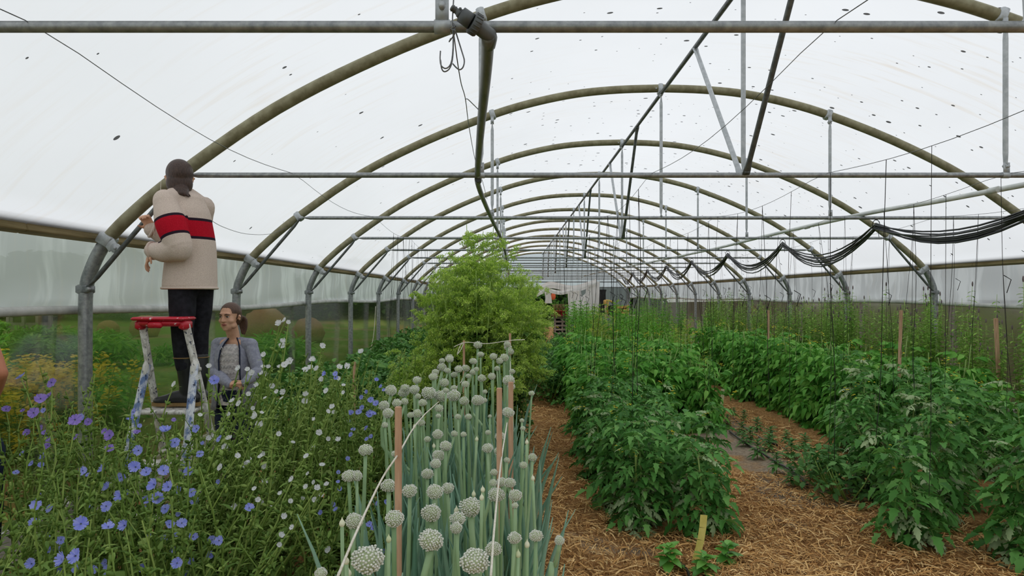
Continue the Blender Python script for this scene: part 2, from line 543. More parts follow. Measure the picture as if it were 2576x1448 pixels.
NFR = range(-2, 14)
protoA, protoB = make_frame('tunnel_hoop', False), make_frame('tunnel_hoop', True)
usedA = usedB = False
for n in NFR:
    odd = n % 2 == 1
    if odd:
        fr = protoB if not usedB else copy_tree(protoB); usedB = True
    else:
        fr = protoA if not usedA else copy_tree(protoA); usedA = True
    fr.location = (CX, Y0 + BAY * n, 0)
    nth = ['first', 'second', 'third', 'fourth', 'fifth', 'sixth', 'seventh', 'eighth', 'ninth', 'tenth', 'eleventh', 'twelfth']
    if n == 1:
        lab = 'steel tunnel hoop with V braces, rising beside the person on the red-topped stepladder'
    elif n == 0:
        lab = 'steel tunnel hoop whose tie bar carries the wire hooks and pipe elbow'
    elif n < 0:
        lab = 'steel tunnel hoop, %s before the one carrying the wire hooks' % nth[-n - 1]
    else:
        lab = 'steel tunnel hoop, %s beyond the one beside the stepladder, %s' % (nth[n - 2], 'with V braces' if odd else 'with plain king post')
    tag(fr, lab, 'hoop', 'steel hoops of the tunnel')

YA, YB = -3.2, Y0 + BAY * 13 + 0.3

def sheet(name, grid, uvs, mat, kind='structure', parent=None):
    """grid[i][j] points, uvs[i][j] -> one smooth sheet with a UV map in metres"""
    ni, nj = len(grid), len(grid[0])
    m = MB()
    fs = [(i * nj + j, i * nj + j + 1, (i + 1) * nj + j + 1, (i + 1) * nj + j) for i in range(ni - 1) for j in range(nj - 1)]
    m.add([p for row in grid for p in row], fs)
    me = m.mesh(name, mat)
    uvl = me.uv_layers.new(name='metres')
    flat = np.array([u for row in uvs for u in row], np.float32)
    li = np.empty(len(me.loops), np.int32)
    me.loops.foreach_get('vertex_index', li)
    uvl.data.foreach_set('uv', flat[li].ravel())
    o = link(name, me, parent)
    if parent is None:
        tag(o, kind=kind)
    return o

# roof film over the hoops, slightly blown up between them
ys = np.arange(YA, YB + 0.01, 0.25)
prof = [(x, z) for x, z in PROFILE if z >= HIPZ + 0.045]
pv = [np.array(p) for p in prof]
arc, grid, uvs = [0.0], [], []
for a, b in zip(pv[:-1], pv[1:]):
    arc.append(arc[-1] + float(np.linalg.norm(b - a)))
nrm = []
for k in range(len(pv)):
    d = pv[min(k + 1, len(pv) - 1)] - pv[max(k - 1, 0)]
    d /= np.linalg.norm(d)
    nrm.append(np.array([-d[1], d[0]]))
for y in ys:
    ph = ((y - Y0) / BAY) % 1.0
    bul = 0.043 + 0.05 * math.sin(PI * ph) ** 0.8
    row, ur = [], []
    for k, p in enumerate(pv):
        q = p + nrm[k] * (0.043 + (bul - 0.043) * min(1, math.sin(PI * arc[k] / arc[-1]) * 2.5))
        row.append((CX + q[0], y, q[1])); ur.append((arc[k], y))
    # the lower edges are tucked behind the hip rails
    row = [(CX - 4.48, y, HIPZ - 0.03)] + row + [(CX + 4.48, y, HIPZ - 0.03)]
    ur = [(-0.1, y)] + ur + [(arc[-1] + 0.1, y)]
    grid.append(row); uvs.append(ur)
sheet('ceiling', grid, uvs, 'roof_film')

# side walls: milky roll-up film above, clear skirt below
for sgn, nm in ((-1, 'left'), (1, 'right')):
    xw = CX + sgn * 4.545
    zs = [HIPZ - 0.02, 1.88, 1.74, 1.60, EYE - 0.10, EYE - 0.115]
    grid, uvs = [], []
    for k, y in enumerate(ys):
        row, ur = [], []
        for j, z in enumerate(zs):
            wob = 0.012 * math.sin(y * 2.3 + j * 1.7) + 0.008 * math.sin(y * 5.1 - j)
            row.append((xw + (wob if 0 < j < 5 else 0), y, z - (0.02 * math.sin(y * 0.9 + 1) if j >= 4 else 0))); ur.append((z, y))
        grid.append(row if sgn > 0 else row[::-1]); uvs.append(ur if sgn > 0 else ur[::-1])
    w = sheet('wall_' + nm, grid, uvs, 'side_film')
    m = MB()
    m.tube([(xw, y, EYE - 0.12 - 0.02 * math.sin(y * 0.9 + 1)) for y in ys], 0.03, 8)
    m.build('roller', 'side_film_roll' if 'side_film_roll' in M else 'baseboard', w)
    grid, uvs = [], []
    for y in np.arange(YA, YB + 0.01, 0.625):
        row, ur = [], []
        for z in (EYE - 0.12, 1.2, 0.9, 0.6, 0.3, 0.0):
            row.append((xw + sgn * 0.03 + 0.01 * math.sin(y * 1.9 + z * 3), y, z)); ur.append((z, y))
        grid.append(row if sgn > 0 else row[::-1]); uvs.append(ur if sgn > 0 else ur[::-1])
    sheet('skirt', grid, uvs, 'skirt_film', parent=w)
    # hip rail and kick board
    m = MB()
    for k in range(16):
        m.box((CX + sgn * 4.425, YA + (k + 0.5) * (YB - YA) / 16, HIPZ + 0.010), (0.07, (YB - YA) / 16 - 0.004, 0.085), Matrix.Rotation(sgn * 0.25, 4, 'Y'), bevel=0.006)
        m.box((CX + sgn * 4.395, YA + (k + 0.5) * (YB - YA) / 16, HIPZ + 0.055), (0.045, (YB - YA) / 16 - 0.004, 0.016), Matrix.Rotation(sgn * 0.25, 4, 'Y'))
    tag(m.build('trim_%d' % (1 if sgn < 0 else 2), 'timber_rail', smooth=False), kind='structure')
    b = tag(empty('baseboard_' + nm, (CX + sgn * 4.53, 0, 0)), kind='structure')
    bm = MB().box((0, 0, 0.11), (0.03, BAY * 2 - 0.012, 0.24), bevel=0.004).mesh('board', 'baseboard', False)
    for k in range(8):
        link('board', bm, b, (0, YA + BAY + k * BAY * 2 - 0.2, 0))

m = MB(); m.tube([(CX, y, EYE + 2.10) for y in np.linspace(YA, YB, 24)], 0.0195, 8)
tag(m.build('trim_3', 'dull_steel'), kind='structure')

# far gable: ribbed blue-grey sheets above, film and an open doorway below
gb = tag(empty('wall_back', (CX, YB, 0)), kind='structure')
zdoor = 2.25
edges = np.linspace(-4.4, 4.4, 17)
for a, b in zip(edges[:-1], edges[1:]):
    m = MB()
    n = 10
    zt = [min(hoop_z(lerp(a, b, k / n)) for _ in (0,)) for k in range(n + 1)]
    zb = 2.0
    rows = []
    for k in range(n + 1):
        x = lerp(a, b, k / n)
        rows.append((x, 0.014 * math.sin(k * PI), zb)); rows.append((x, 0.0, max(zb + 0.02, zt[k])))
    fs = [(2 * k, 2 * k + 2, 2 * k + 3, 2 * k + 1) for k in range(n)]
    m.add(rows, fs)
    m.build('gable_panel', 'gable_film', gb)
for z in (2.02, 2.3, 2.58, 2.86, 3.14, 3.42):
    half_w = max([d for d in np.linspace(0, 4.4, 89) if hoop_z(d) > z])
    MB().box((0, -0.03, z), (2 * half_w, 0.04, 0.045)).build('gable_batten', 'dull_steel', gb, False)
for x in (-4.4, -1.5, 1.5, 4.4):
    MB().box((x, -0.02, 1.0), (0.08, 0.06, 2.0)).build('gable_post', 'galvanised', gb, False)
for a, b in ((-4.4, -1.5), (1.5, 4.4)):
    MB().box(((a + b) / 2, 0.01, 1.0), (b - a, 0.012, 2.0)).build('lower_sheet', 'side_film', gb, False)

# near gable behind the camera: unseen, roof film above, left open below to let light in
m = MB()
v = [(CX + x, YA, z) for x, z in PROFILE if z > 2.3]
m.add(v, [tuple(range(len(v)))])
tag(m.build('wall_front', 'roof_film', smooth=False), kind='structure')

# ------------------------------------------------------------------ ground inside, straw, field outside
gx = np.linspace(CX - 4.53, CX + 4.53, 70)
gy = np.linspace(YA, YB, 200)
def ground_z(x, y):
    return 0.018 * math.sin(x * 5.3 + 0.6 * math.sin(y * 1.7)) + 0.012 * math.sin(y * 3.1 + x * 2.2) + 0.008 * math.sin(x * 13 + y * 11)
m = MB()
m.add([(x, y, ground_z(x, y)) for y in gy for x in gx], [(j * 70 + i, j * 70 + i + 1, (j + 1) * 70 + i + 1, (j + 1) * 70 + i) for j in range(199) for i in range(69)])
floor = tag(m.build('floor', 'mulched_soil'), kind='structure')

def straw_patch(count, regions, lmin, lmax, w):
    vs = np.empty((count, 6, 3)); 
    wts = np.array([r[4] for r in regions], float); wts /= wts.sum()
    pick = nr.choice(len(regions), count, p=wts)
    for k in range(count):
        x0, x1, y0, y1, _ = regions[pick[k]]
        x = x0 + (x1 - x0) * nr.random(); y = y0 + (y1 - y0) * nr.random() ** 1.6
        L = nr.uniform(lmin, lmax); a = nr.uniform(0, PI); tilt = nr.normal(0, 0.22)
        d = np.array([math.cos(a) * math.cos(tilt), math.sin(a) * math.cos(tilt), math.sin(tilt)]) * L / 2
        s = np.array([-math.sin(a), math.cos(a), nr.normal(0, 0.4)]) * w * nr.uniform(0.5, 1.4)
        c = np.array([x, y, ground_z(x, y) + 0.008 + abs(nr.normal(0, 0.012))])
        bow = np.array([0, 0, nr.uniform(-0.003, 0.012)])
        vs[k] = [c - d - s, c - d + s, c - s + bow, c + s + bow, c + d - s, c + d + s]
    base = np.array([0, 2, 3, 1, 2, 4, 5, 3])
    idx = (np.arange(count)[:, None] * 6 + base).ravel()
    m = MB(); m.addraw(vs.reshape(-1, 3), idx, np.full(count * 2, 4))
    return m
sm = straw_patch(30000, [(0.1, 0.95, 3.4, 11, 3.0), (1.3, 2.5, 3.3, 6.2, 4.0), (2.4, 3.3, 3.5, 6.0, 1.6), (2.6, 3.4, 5.8, 10, 1.6), (-0.75, -0.35, 2.8, 7, 1.2), (0.9, 1.6, 3.3, 4.6, 1.2)], 0.03, 0.14, 0.0026)
tag(sm.build('straw_mulch', 'straw', floor, False), 'loose pale brown straw mulch covering the paths', kind='stuff')

m = MB()
fx, fy = np.linspace(-70, 60, 90), np.linspace(-20, 120, 90)
def field_z(x, y):
    d = max(0, -x - 6)
    return -0.05 + 0.028 * d + 0.0004 * d * d + 0.05 * math.sin(x * 0.7) * math.sin(y * 0.5) * min(1, d * 0.3) if x < 1 else -0.05 + 0.02 * max(0, x - 8)
m.add([(x, y, field_z(x, y)) for y in fy for x in fx], [(j * 90 + i, j * 90 + i + 1, (j + 1) * 90 + i + 1, (j + 1) * 90 + i) for j in range(89) for i in range(89)])
tag(m.build('field', 'rough_grass'), kind='structure')

# ------------------------------------------------------------------ plant materials
leafy('tomato_leaf', srgb(60, 112, 46), srgb(92, 152, 70), srgb(130, 184, 98), 0.28)
leafy('tomato_stem', srgb(136, 166, 88), srgb(160, 188, 112), None, 0.15)
leafy('bright_tomato_leaf', srgb(74, 138, 48), srgb(108, 176, 70), srgb(148, 204, 96), 0.32)
leafy('curled_leaf', srgb(146, 170, 120), srgb(176, 196, 148), None, 0.25)
leafy('chicory_green', srgb(112, 144, 62), srgb(150, 178, 90), srgb(174, 196, 110), 0.25)
leafy('chicory_leaf', srgb(92, 126, 54), srgb(132, 164, 78), srgb(164, 188, 100), 0.3)
leafy('blue_petal', srgb(146, 156, 244), srgb(166, 174, 248), srgb(184, 188, 250), 0.35, 0.7, 0.1)
leafy('violet_petal', srgb(136, 116, 198), srgb(156, 134, 214), srgb(168, 148, 222), 0.3, 0.7, 0.1)
leafy('white_petal', srgb(226, 228, 232), srgb(240, 240, 242), srgb(246, 246, 246), 0.35, 0.7, 0.1)
leafy('flower_eye', srgb(70, 70, 150), srgb(84, 80, 164), None, 0.1)
leafy('onion_stalk', srgb(136, 172, 122), srgb(158, 190, 142), srgb(174, 204, 158), 0.15, 0.45, 0.4)
leafy('onion_leaf', srgb(102, 146, 120), srgb(126, 166, 140), srgb(150, 186, 160), 0.15, 0.45, 0.4)
leafy('onion_floret', srgb(236, 238, 226), srgb(246, 247, 238), srgb(252, 252, 246), 0.25, 0.7, 0.15)
leafy('onion_core', srgb(176, 192, 146), srgb(192, 206, 164), None, 0.15)
leafy('onion_bud', srgb(228, 237, 193), srgb(250, 250, 225), None, 0.25)
leafy('umbel_green', srgb(160, 200, 72), srgb(196, 224, 100), srgb(222, 240, 136), 0.4)
leafy('umbel_leaf', srgb(64, 98, 44), srgb(100, 138, 62), srgb(126, 160, 76), 0.3)
leafy('umbel_stem', srgb(137, 172, 83), srgb(167, 197, 104), None, 0.1)
leafy('feather_green', srgb(80, 150, 46), srgb(118, 188, 60), srgb(156, 210, 76), 0.35)
leafy('feather_yellow', srgb(140, 172, 62), srgb(174, 198, 84), srgb(196, 210, 110), 0.35)
leafy('pea_leaf', srgb(92, 152, 52), srgb(124, 180, 72), srgb(150, 196, 92), 0.4)
leafy('mint_leaf', srgb(104, 152, 58), srgb(142, 188, 80), srgb(178, 214, 104), 0.3)
leafy('mint_spike', srgb(104, 92, 96), srgb(130, 116, 118), None, 0.1)
leafy('low_leaf', srgb(66, 114, 50), srgb(92, 146, 66), srgb(120, 166, 84), 0.25)
leafy('seedling_leaf', srgb(68, 112, 54), srgb(96, 146, 74), srgb(120, 168, 92), 0.25)
leafy('pepper_leaf', srgb(83, 148, 57), srgb(113, 179, 73), srgb(137, 197, 92), 0.3, 0.35, 0.5)
leafy('yellow_bloom', srgb(236, 216, 48), srgb(246, 230, 70), None, 0.4)
leafy('hedge_leaf', srgb(50, 83, 38), srgb(78, 118, 50), srgb(106, 144, 64), 0.25)
leafy('dry_stem', srgb(150, 112, 76), srgb(176, 136, 96), None, 0.0)

# ------------------------------------------------------------------ leaf templates
def leaflet(L=0.1, W=0.045, lobes=True, fold=0.3, droop=0.35, curl=0.0):
    """lobed leaflet along +Y from the origin"""
    if lobes:
        ts = [0.0, 0.1, 0.27, 0.36, 0.55, 0.64, 0.82, 1.0]
        ws = [0.08, 0.35, 1.0, 0.62, 0.86, 0.5, 0.46, 0.0]
    else:
        ts = [0.0, 0.2, 0.5, 0.8, 1.0]
        ws = [0.1, 0.75, 1.0, 0.6, 0.0]
    vs, fs = [], []
    n = len(ts)
    for t in ts:
        vs.append((0, t * L * (1 - 0.1 * droop * t), -droop * L * t * t))
    for sx in (-1, 1):
        for t, w in zip(ts, ws):
            vs.append((sx * w * W * math.cos(fold), t * L * (1 - 0.1 * droop * t), -droop * L * t * t + w * W * math.sin(fold) - curl * w * w * W))
    for s in (0, 1):
        o = n + s * n
        for k in range(n - 1):
            q = (k, k + 1, o + k + 1, o + k)
            if k == n - 2: q = (k, k + 1, o + k)
            fs.append(q if s == 0 else q[::-1])
    return MB().add(vs, fs).arrays()

def compound_leaf(seed, L=0.28, lobes=True, curl=0.0):
    """tomato leaf: rachis with paired lobed leaflets, arching down, along +Y"""
    r = random.Random(seed)
    m = MB()
    pos = lambda t: np.array([0.02 * math.sin(t * 3 + seed), L * t * (1 - 0.12 * t), L * (0.12 * t - 0.42 * t * t)])
    m.tube([pos(t) for t in (0, 0.25, 0.5, 0.75, 0.95)], [0.0028, 0.0024, 0.002, 0.0016, 0.001], 3, 1, cap=False)
    lf = [leaflet(1, 0.33 if lobes else 0.30, lobes, r.uniform(0.15, 0.75), r.uniform(0.2, 0.7), curl) for _ in range(3)]
    for t, s in ((0.26, 0.34), (0.50, 0.44), (0.74, 0.40)):
        for sx in (-1, 1):
            a = sx * r.uniform(0.9, 1.25)
            R = Matrix.Rotation(-a, 3, 'Z') @ Matrix.Rotation(r.uniform(-0.45, 0.15), 3, 'X') @ Matrix.Rotation(r.uniform(-.4, .4), 3, 'Y')
            m.put(r.choice(lf), pos(t), R, L * s * r.uniform(0.8, 1.1))
        for sx in (-1, 1):
            if lobes and t < 0.7:
                m.put(lf[0], pos(t + 0.1), Matrix.Rotation(-sx * 1.3, 3, 'Z'), L * 0.11)
    m.put(lf[1], pos(0.92), Matrix.Rotation(-0.5 + r.uniform(-.2, .2), 3, 'X'), L * 0.42)
    return m.arrays()

TOM_LEAF = [compound_leaf(k, 0.27, True, 0.0) for k in range(4)]
TOM_LEAF_FAR = [compound_leaf(k + 20, 0.27, False, 0.0) for k in range(3)]
def arr_mesh(name, arr, mats):
    m = MB(); m.addraw(*arr); return m.mesh(name, mats)
TOM_ME = [arr_mesh('leaf', a, ['tomato_leaf', 'tomato_stem']) for a in TOM_LEAF]
TOM_CURL_ME = arr_mesh('leaf', compound_leaf(31, 0.22, True, 0.9), ['curled_leaf', 'tomato_stem'])

def yellow_truss(m, c, r, mat):
    for _ in range(r.randint(2, 4)):
        p = np.array(tuple(c)) + np.array([r.uniform(-.03, .03), r.uniform(-.03, .03), r.uniform(-.03, .02)])
        for k in range(5):
            a = k * 1.257 + r.random()
            d = np.array([math.cos(a), math.sin(a), -0.5]) * 0.013
            s = np.array([-math.sin(a), math.cos(a), 0]) * 0.004
            m.add([p, p + d * 0.5 + s, p + d, p + d * 0.5 - s], [(0, 1, 2, 3)], mat)

def tomato_layout(seed, H=0.85, spread=0.36, n=46):
    r = random.Random(seed)
    out = []
    stems = []
    for s in range(r.randint(3, 4)):
        a = r.uniform(0, 2 * PI); d = r.uniform(0.05, 0.5) * spread
        top = Vector((math.cos(a) * d, math.sin(a) * d, H * r.uniform(0.75, 1.0)))
        stems.append(spline([(0, 0, 0), (top.x * .4 + r.uniform(-.04, .04), top.y * .4, top.z * .45), tuple(top)], 8))
    for k in range(n):
        st = stems[k % len(stems)]
        t = 0.1 + 0.9 * ((k // len(stems)) + r.random()) / (n / len(stems) + 1)
        p = st[min(8, int(t * 8))]
        az = k * 2.4 + r.uniform(-.4, .4)
        el = r.uniform(-0.35, 0.35) + (0.55 * (t - 0.5))
        out.append((p, az, el, r.uniform(0.75, 1.2) * (1.05 - 0.3 * t), r.randrange(4), r.uniform(-.3, .3)))
    return stems, out

def leaf_rot(az, el, roll):
    return Matrix.Rotation(az, 3, 'Z') @ Matrix.Rotation(el, 3, 'X') @ Matrix.Rotation(roll, 3, 'Y')

def tomato_near(loc, seed, label, H=0.85, spread=0.38, n=48, curled=0.12, size=1.0):
    """near plant: every leaf its own part"""
    r = random.Random(seed * 31 + 1)
    root = empty('tomato_plant', loc, r.uniform(0, 6.28))
    stems, lay = tomato_layout(seed, H, spread, n)
    for st in stems:
        MB().tube(st[:7], [lerp(0.011, 0.005, k / 6) for k in range(7)], 6).build('stem', 'tomato_stem', root)
    for p, az, el, sc, var, roll in lay:
        low = p[2] < 0.35 * H
        me = TOM_CURL_ME if (r.random() < (curled * 3 if low else curled)) else TOM_ME[var]
        o = link('leaf', me, root, p)
        o.rotation_euler = leaf_rot(az, el, roll).to_euler()
        o.scale = (sc * size,) * 3
    for _ in range(3):
        m = MB(); c = r.choice(stems)[r.randint(5, 8)]
        yellow_truss(m, c + np.array([r.uniform(-.12, .12), r.uniform(-.12, .12), r.uniform(0, .06)]), r, 0)
        m.build('flower_truss', 'yellow_bloom', root)
    tag(root, label, 'tomato plant', 'tomato plants in the beds')
    return root

def tomato_far_mesh(seed, H=0.85, spread=0.4, n=60):
    r = random.Random(seed)
    stems, lay = tomato_layout(seed, H, spread, n)
    m = MB()
    for st in stems:
        m.tube(st[::2], [0.01, 0.009, 0.008, 0.006, 0.004], 4, 1)
    for p, az, el, sc, var, roll in lay:
        m.put(TOM_LEAF_FAR[var % 3], p, leaf_rot(az, el, roll), sc)
    for _ in range(4):
        yellow_truss(m, r.choice(stems)[8] + np.array([r.uniform(-.15, .15), r.uniform(-.15, .15), 0.03]), r, 2)
    return m.mesh('foliage', ['bright_tomato_leaf', 'tomato_stem', 'yellow_bloom'])

def scatter_plant(name, me, loc, rz, sc, label, cat, group, part='foliage', tilt=(0, 0)):
    root = empty(name, loc, rz)
    root.scale = (sc, sc, sc) if not hasattr(sc, '__len__') else sc
    o = link(part, me, root)
    o['kind'] = 'stuff'
    return tag(root, label, cat, group)

# ---- tomato rows
T1 = 'bushy tomato plant in the row between straw path and seedling bed'
row1 = [(1.30, 4.55), (1.06, 5.0), (1.46, 5.25), (1.0, 5.6), (1.4, 5.95), (1.0, 6.3), (1.45, 6.65), (1.0, 7.0), (1.45, 7.4), (1.0, 7.7), (0.88, 4.72), (0.80, 5.2), (0.78, 5.95), (0.80, 6.75)]
for k, (x, y) in enumerate(row1):
    lab = T1 if k else 'bushy tomato plant with pale stem, behind the yellow plant label'
    tomato_near((x, y, 0), 100 + k, lab, H=0.82 + 0.05 * (k % 3), spread=0.46, n=84, size=0.88)
TFAR = [tomato_far_mesh(60 + k, 0.98, 0.5, 120) for k in range(3)]
k = 0
for y in np.arange(8.1, 11.6, 0.5):
    for x in (1.0, 1.45, 1.9, 2.3):
        scatter_plant('tomato_plant', TFAR[k % 3], (x + rng.uniform(-.1, .1), y + rng.uniform(-.1, .1), 0), rng.uniform(0, 6.28), rng.uniform(0.95, 1.2),
                      'tomato plant under the black strings, beyond the seedling bed', 'tomato plant', 'tomato plants in the beds'); k += 1
T2 = 'large tomato plant at the edge of the right-hand bed, by the straw path'
row2 = [(2.62, 4.35), (3.1, 4.1), (2.95, 4.75), (3.5, 4.5), (3.35, 5.2), (3.9, 5.0), (2.95, 5.45), (3.7, 5.7), (3.3, 6.2), (4.2, 5.9), (3.85, 6.5), (3.55, 7.1), (4.3, 7.0)]
for k, (x, y) in enumerate(row2):
    tomato_near((x, y, 0), 200 + k, T2 if k < 5 else 'tomato plant in the middle of the right-hand bed', H=(0.9 if k < 4 else 1.05) + 0.06 * (k % 3), spread=0.55, n=92, curled=0.16, size=0.95)
k = 0
for y in np.arange(6.6, 13.5, 0.55):
    for x in (3.85, 4.3, 4.75):
        if y < 7.6 and x < 4.5: continue
        scatter_plant('tomato_plant', TFAR[k % 3], (x + rng.uniform(-.12, .12), y + rng.uniform(-.1, .1), 0), rng.uniform(0, 6.28), rng.uniform(0.98, 1.18),
                      'tomato plant at the back of the right-hand bed, before the tall mint', 'tomato plant', 'tomato plants in the beds'); k += 1

# ---- tall mint-like plants along the right-hand wall
def mint_mesh(seed, H=1.5, stems=6, spread=0.25):
    r = random.Random(seed)
    m = MB()
    lf = leaflet(1, 0.22, False, 0.35, 0.3)
    for s in range(stems):
        a = r.uniform(0, 6.28); d = r.uniform(0.02, spread); h = H * r.uniform(0.7, 1.05)
        pts = spline([(math.cos(a) * d * .4, math.sin(a) * d * .4, 0), (math.cos(a) * d * .8, math.sin(a) * d * .8, h * .5), (math.cos(a) * d + r.uniform(-.05, .05), math.sin(a) * d, h)], 14)
        m.tube(pts[::2], [0.006, 0.0055, 0.005, 0.0045, 0.004, 0.003, 0.0025, 0.002], 4, 1)
        for k in range(26):
            t = 0.15 + 0.83 * k / 26
            p = pts[min(14, int(t * 14))] + (pts[min(14, int(t * 14) + 1)] - pts[min(14, int(t * 14))]) * (t * 14 - int(t * 14))
            for q in (0, PI):
                az = k * 1.57 + q + r.uniform(-.3, .3)
                m.put(lf, p, leaf_rot(az, r.uniform(-.2, .5), 0), lerp(0.13, 0.05, t) * r.uniform(.8, 1.2))
        if r.random() < 0.5:
            m.ball(pts[14], (0.009, 0.009, 0.03), 5, 4, 2)
    return m.mesh('foliage', ['mint_leaf', 'umbel_stem', 'mint_spike'])
MINT = [mint_mesh(300 + k, 1.55, 13, 0.33) for k in range(3)]
for k, (x, y) in enumerate([(5.25, 7.3), (5.5, 7.9), (5.2, 8.5), (5.55, 9.0), (5.2, 9.5), (5.5, 10.0), (5.15, 10.4), (5.5, 10.9), (5.2, 11.3), (5.55, 11.9), (5.2, 12.6), (5.5, 13.3), (5.1, 13.9), (5.5, 14.6), (5.1, 15.4), (5.5, 16.2), (5.0, 17.0), (5.4, 17.8), (5.3, 6.7), (4.75, 16.2), (4.7, 14.9)] + [(5.35 + 0.12 * math.sin(q * 5), 7.0 + q * 0.62) for q in range(18)]):
    scatter_plant('mint_plant', MINT[k % 3], (x, y, 0), rng.uniform(0, 6.28), rng.uniform(0.86, 1.14), 'tall leafy mint plant with narrow spikes along the right-hand film wall', 'mint plant', 'tall mint along the wall')

# ---- feathery fern-like plants and climbing peas in the back
def feather_mesh(seed, H=1.3, stems=9, mats=('feather_green', 'umbel_stem'), spread=0.3):
    r = random.Random(seed)
    m = MB()
    for s in range(stems):
        a = r.uniform(0, 6.28); d = r.uniform(0.05, spread); h = H * r.uniform(.7, 1.05)
        pts = spline([(0.3 * d * math.cos(a), 0.3 * d * math.sin(a), 0), (.7 * d * math.cos(a), .7 * d * math.sin(a), h * .6), (1.2 * d * math.cos(a), 1.2 * d * math.sin(a), h)], 12)
        m.tube(pts[::3], [0.005, 0.004, 0.003, 0.002, 0.001], 3, 1)
        for k in range(62):
            t = 0.15 + 0.85 * k / 62
            p = pts[int(t * 12)]
            az = r.uniform(0, 6.28); L = lerp(0.2, 0.05, t) * r.uniform(.6, 1.2)
            dr = np.array([math.cos(az), math.sin(az), r.uniform(0.1, 0.8)]) * L
            sd = np.array([-math.sin(az), math.cos(az), r.uniform(-.5, .5)]) * 0.006
            m.add([p - sd, p + dr * .5 - sd * 1.6, p + dr, p + dr * .5 + sd * 1.6], [(0, 1, 2, 3)])
            for q in (0.35, 0.6, 0.85):
                e = p + dr * q
                for w in (-1, 1):
                    g = (dr / L * 0.5 + w * sd / 0.006 * 0.8) * L * 0.28 * (1.2 - q)
                    m.add([e, e + g * .5 + dr * .045, e + g, e + g * .5 - dr * .05], [(0, 1, 2, 3)])
    return m.mesh('foliage', list(mats))
FEA = [feather_mesh(400 + k, 1.25, 10) for k in range(3)]
FEAY = [feather_mesh(410 + k, 1.35, 10, ('feather_yellow', 'umbel_stem')) for k in range(2)]
PEA = [mint_mesh(420 + k, 1.75, 8, 0.3) for k in range(2)]
for me in PEA:
    me.materials[0] = M['pea_leaf']
k = 0
for y in np.arange(9.8, 20.5, 0.7):
    for x in (0.95, 1.5, 2.05, 2.6, 3.2, 3.8):
        if y < 11.3 and x < 2.5: continue
        if y < 12.5 and x > 2.9: continue
        if y < 19 and 0.048 < x / y < 0.088: continue       # open view to the pallet
        hh = 0.92 if x > 2.4 else 1.04
        yellow = (y > 14 and x < 1.3 and k % 2) or rng.random() < 0.12
        me = FEAY[k % 2] if yellow else FEA[k % 3]
        lab = 'yellow-green feathery plant near the wooden pallet rack' if yellow else 'bright green feathery plant in the beds before the white sheet'
        scatter_plant('feathery_plant', me, (x + rng.uniform(-.2, .2), y + rng.uniform(-.25, .25), 0), rng.uniform(0, 6.28), hh * rng.uniform(0.85, 1.15), lab, 'herb', 'feathery plants in the back'); k += 1
for k, (x, y) in enumerate([(3.1, 15.5), (3.35, 16.1), (3.0, 16.6), (3.6, 15.7), (3.9, 16.4), (3.4, 17.1), (3.8, 17.4), (4.2, 17.0)]):
    scatter_plant('pea_plant', PEA[k % 2], (x, y, 0), rng.uniform(0, 6.28), rng.uniform(0.92, 1.05), 'tall pale green climbing pea plant in front of the dark mint', 'pea plant', 'climbing peas')

# ---- low leafy plants along the left wall and behind the onions
def bush_mesh(seed, n, rad, h, lw=0.28, size=(0.05, 0.11), mats='low_leaf', lobes=False):
    r = random.Random(seed)
    m = MB()
    lfs = [leaflet(1, lw, lobes, f, d) for f, d in ((0.3, 0.3), (0.1, 0.5), (0.5, 0.2))]
    for _ in range(n):
        a = r.uniform(0, 6.28); q = math.sqrt(r.random()); z = h * (0.05 + 0.95 * r.random() ** 0.7)
        w = math.sqrt(max(0.05, 1 - (z / h - 0.35) ** 2 * 1.6))
        m.put(r.choice(lfs), (math.cos(a) * q * rad * w, math.sin(a) * q * rad * w, z), leaf_rot(r.uniform(0, 6.28), r.uniform(-.5, .9), r.uniform(-.5, .5)), r.uniform(*size))
    for _ in range(6):
        a = r.uniform(0, 6.28)
        m.tube([(0, 0, 0), (math.cos(a) * rad * .4, math.sin(a) * rad * .4, h * .5), (math.cos(a) * rad * .6, math.sin(a) * rad * .6, h * .85)], [0.006, 0.005, 0.003], 4, 1)
    return m.mesh('foliage', [mats, 'umbel_stem'])
LOW = [bush_mesh(500 + k, 420, 0.36, 0.6) for k in range(3)]
k = 0
for y in np.arange(6.6, 20, 0.62):
    for x in (-2.35, -1.75, -1.15):
        if x > -1.5 and 6.8 < y < 7.4: continue
        scatter_plant('leafy_plant', LOW[k % 3], (x + rng.uniform(-.15, .15), y + rng.uniform(-.15, .15), 0), rng.uniform(0, 6.28), rng.uniform(0.9, 1.35),
                      'low dark green leafy plant in the bed along the left-hand kick board', 'plant', 'low plants by the left wall'); k += 1
for y in np.arange(10.5, 20, 0.8):
    for x in (-0.45, 0.15):
        scatter_plant('leafy_plant', LOW[k % 3], (x + rng.uniform(-.15, .15), y, 0), rng.uniform(0, 6.28), rng.uniform(1.1, 1.6), 'low green leafy plant in the bed behind the tall seeding bush', 'plant', 'low plants behind the bush'); k += 1

for y in np.arange(10.0, 18.5, 0.6):
    scatter_plant('leafy_plant', LOW[k % 3], (0.066 * y + rng.uniform(-.12, .12), y, 0), rng.uniform(0, 6.28), rng.uniform(0.75, 0.95), 'low green leafy plant on the strip leading to the upright pallet', 'plant', 'low plants before the pallet'); k += 1

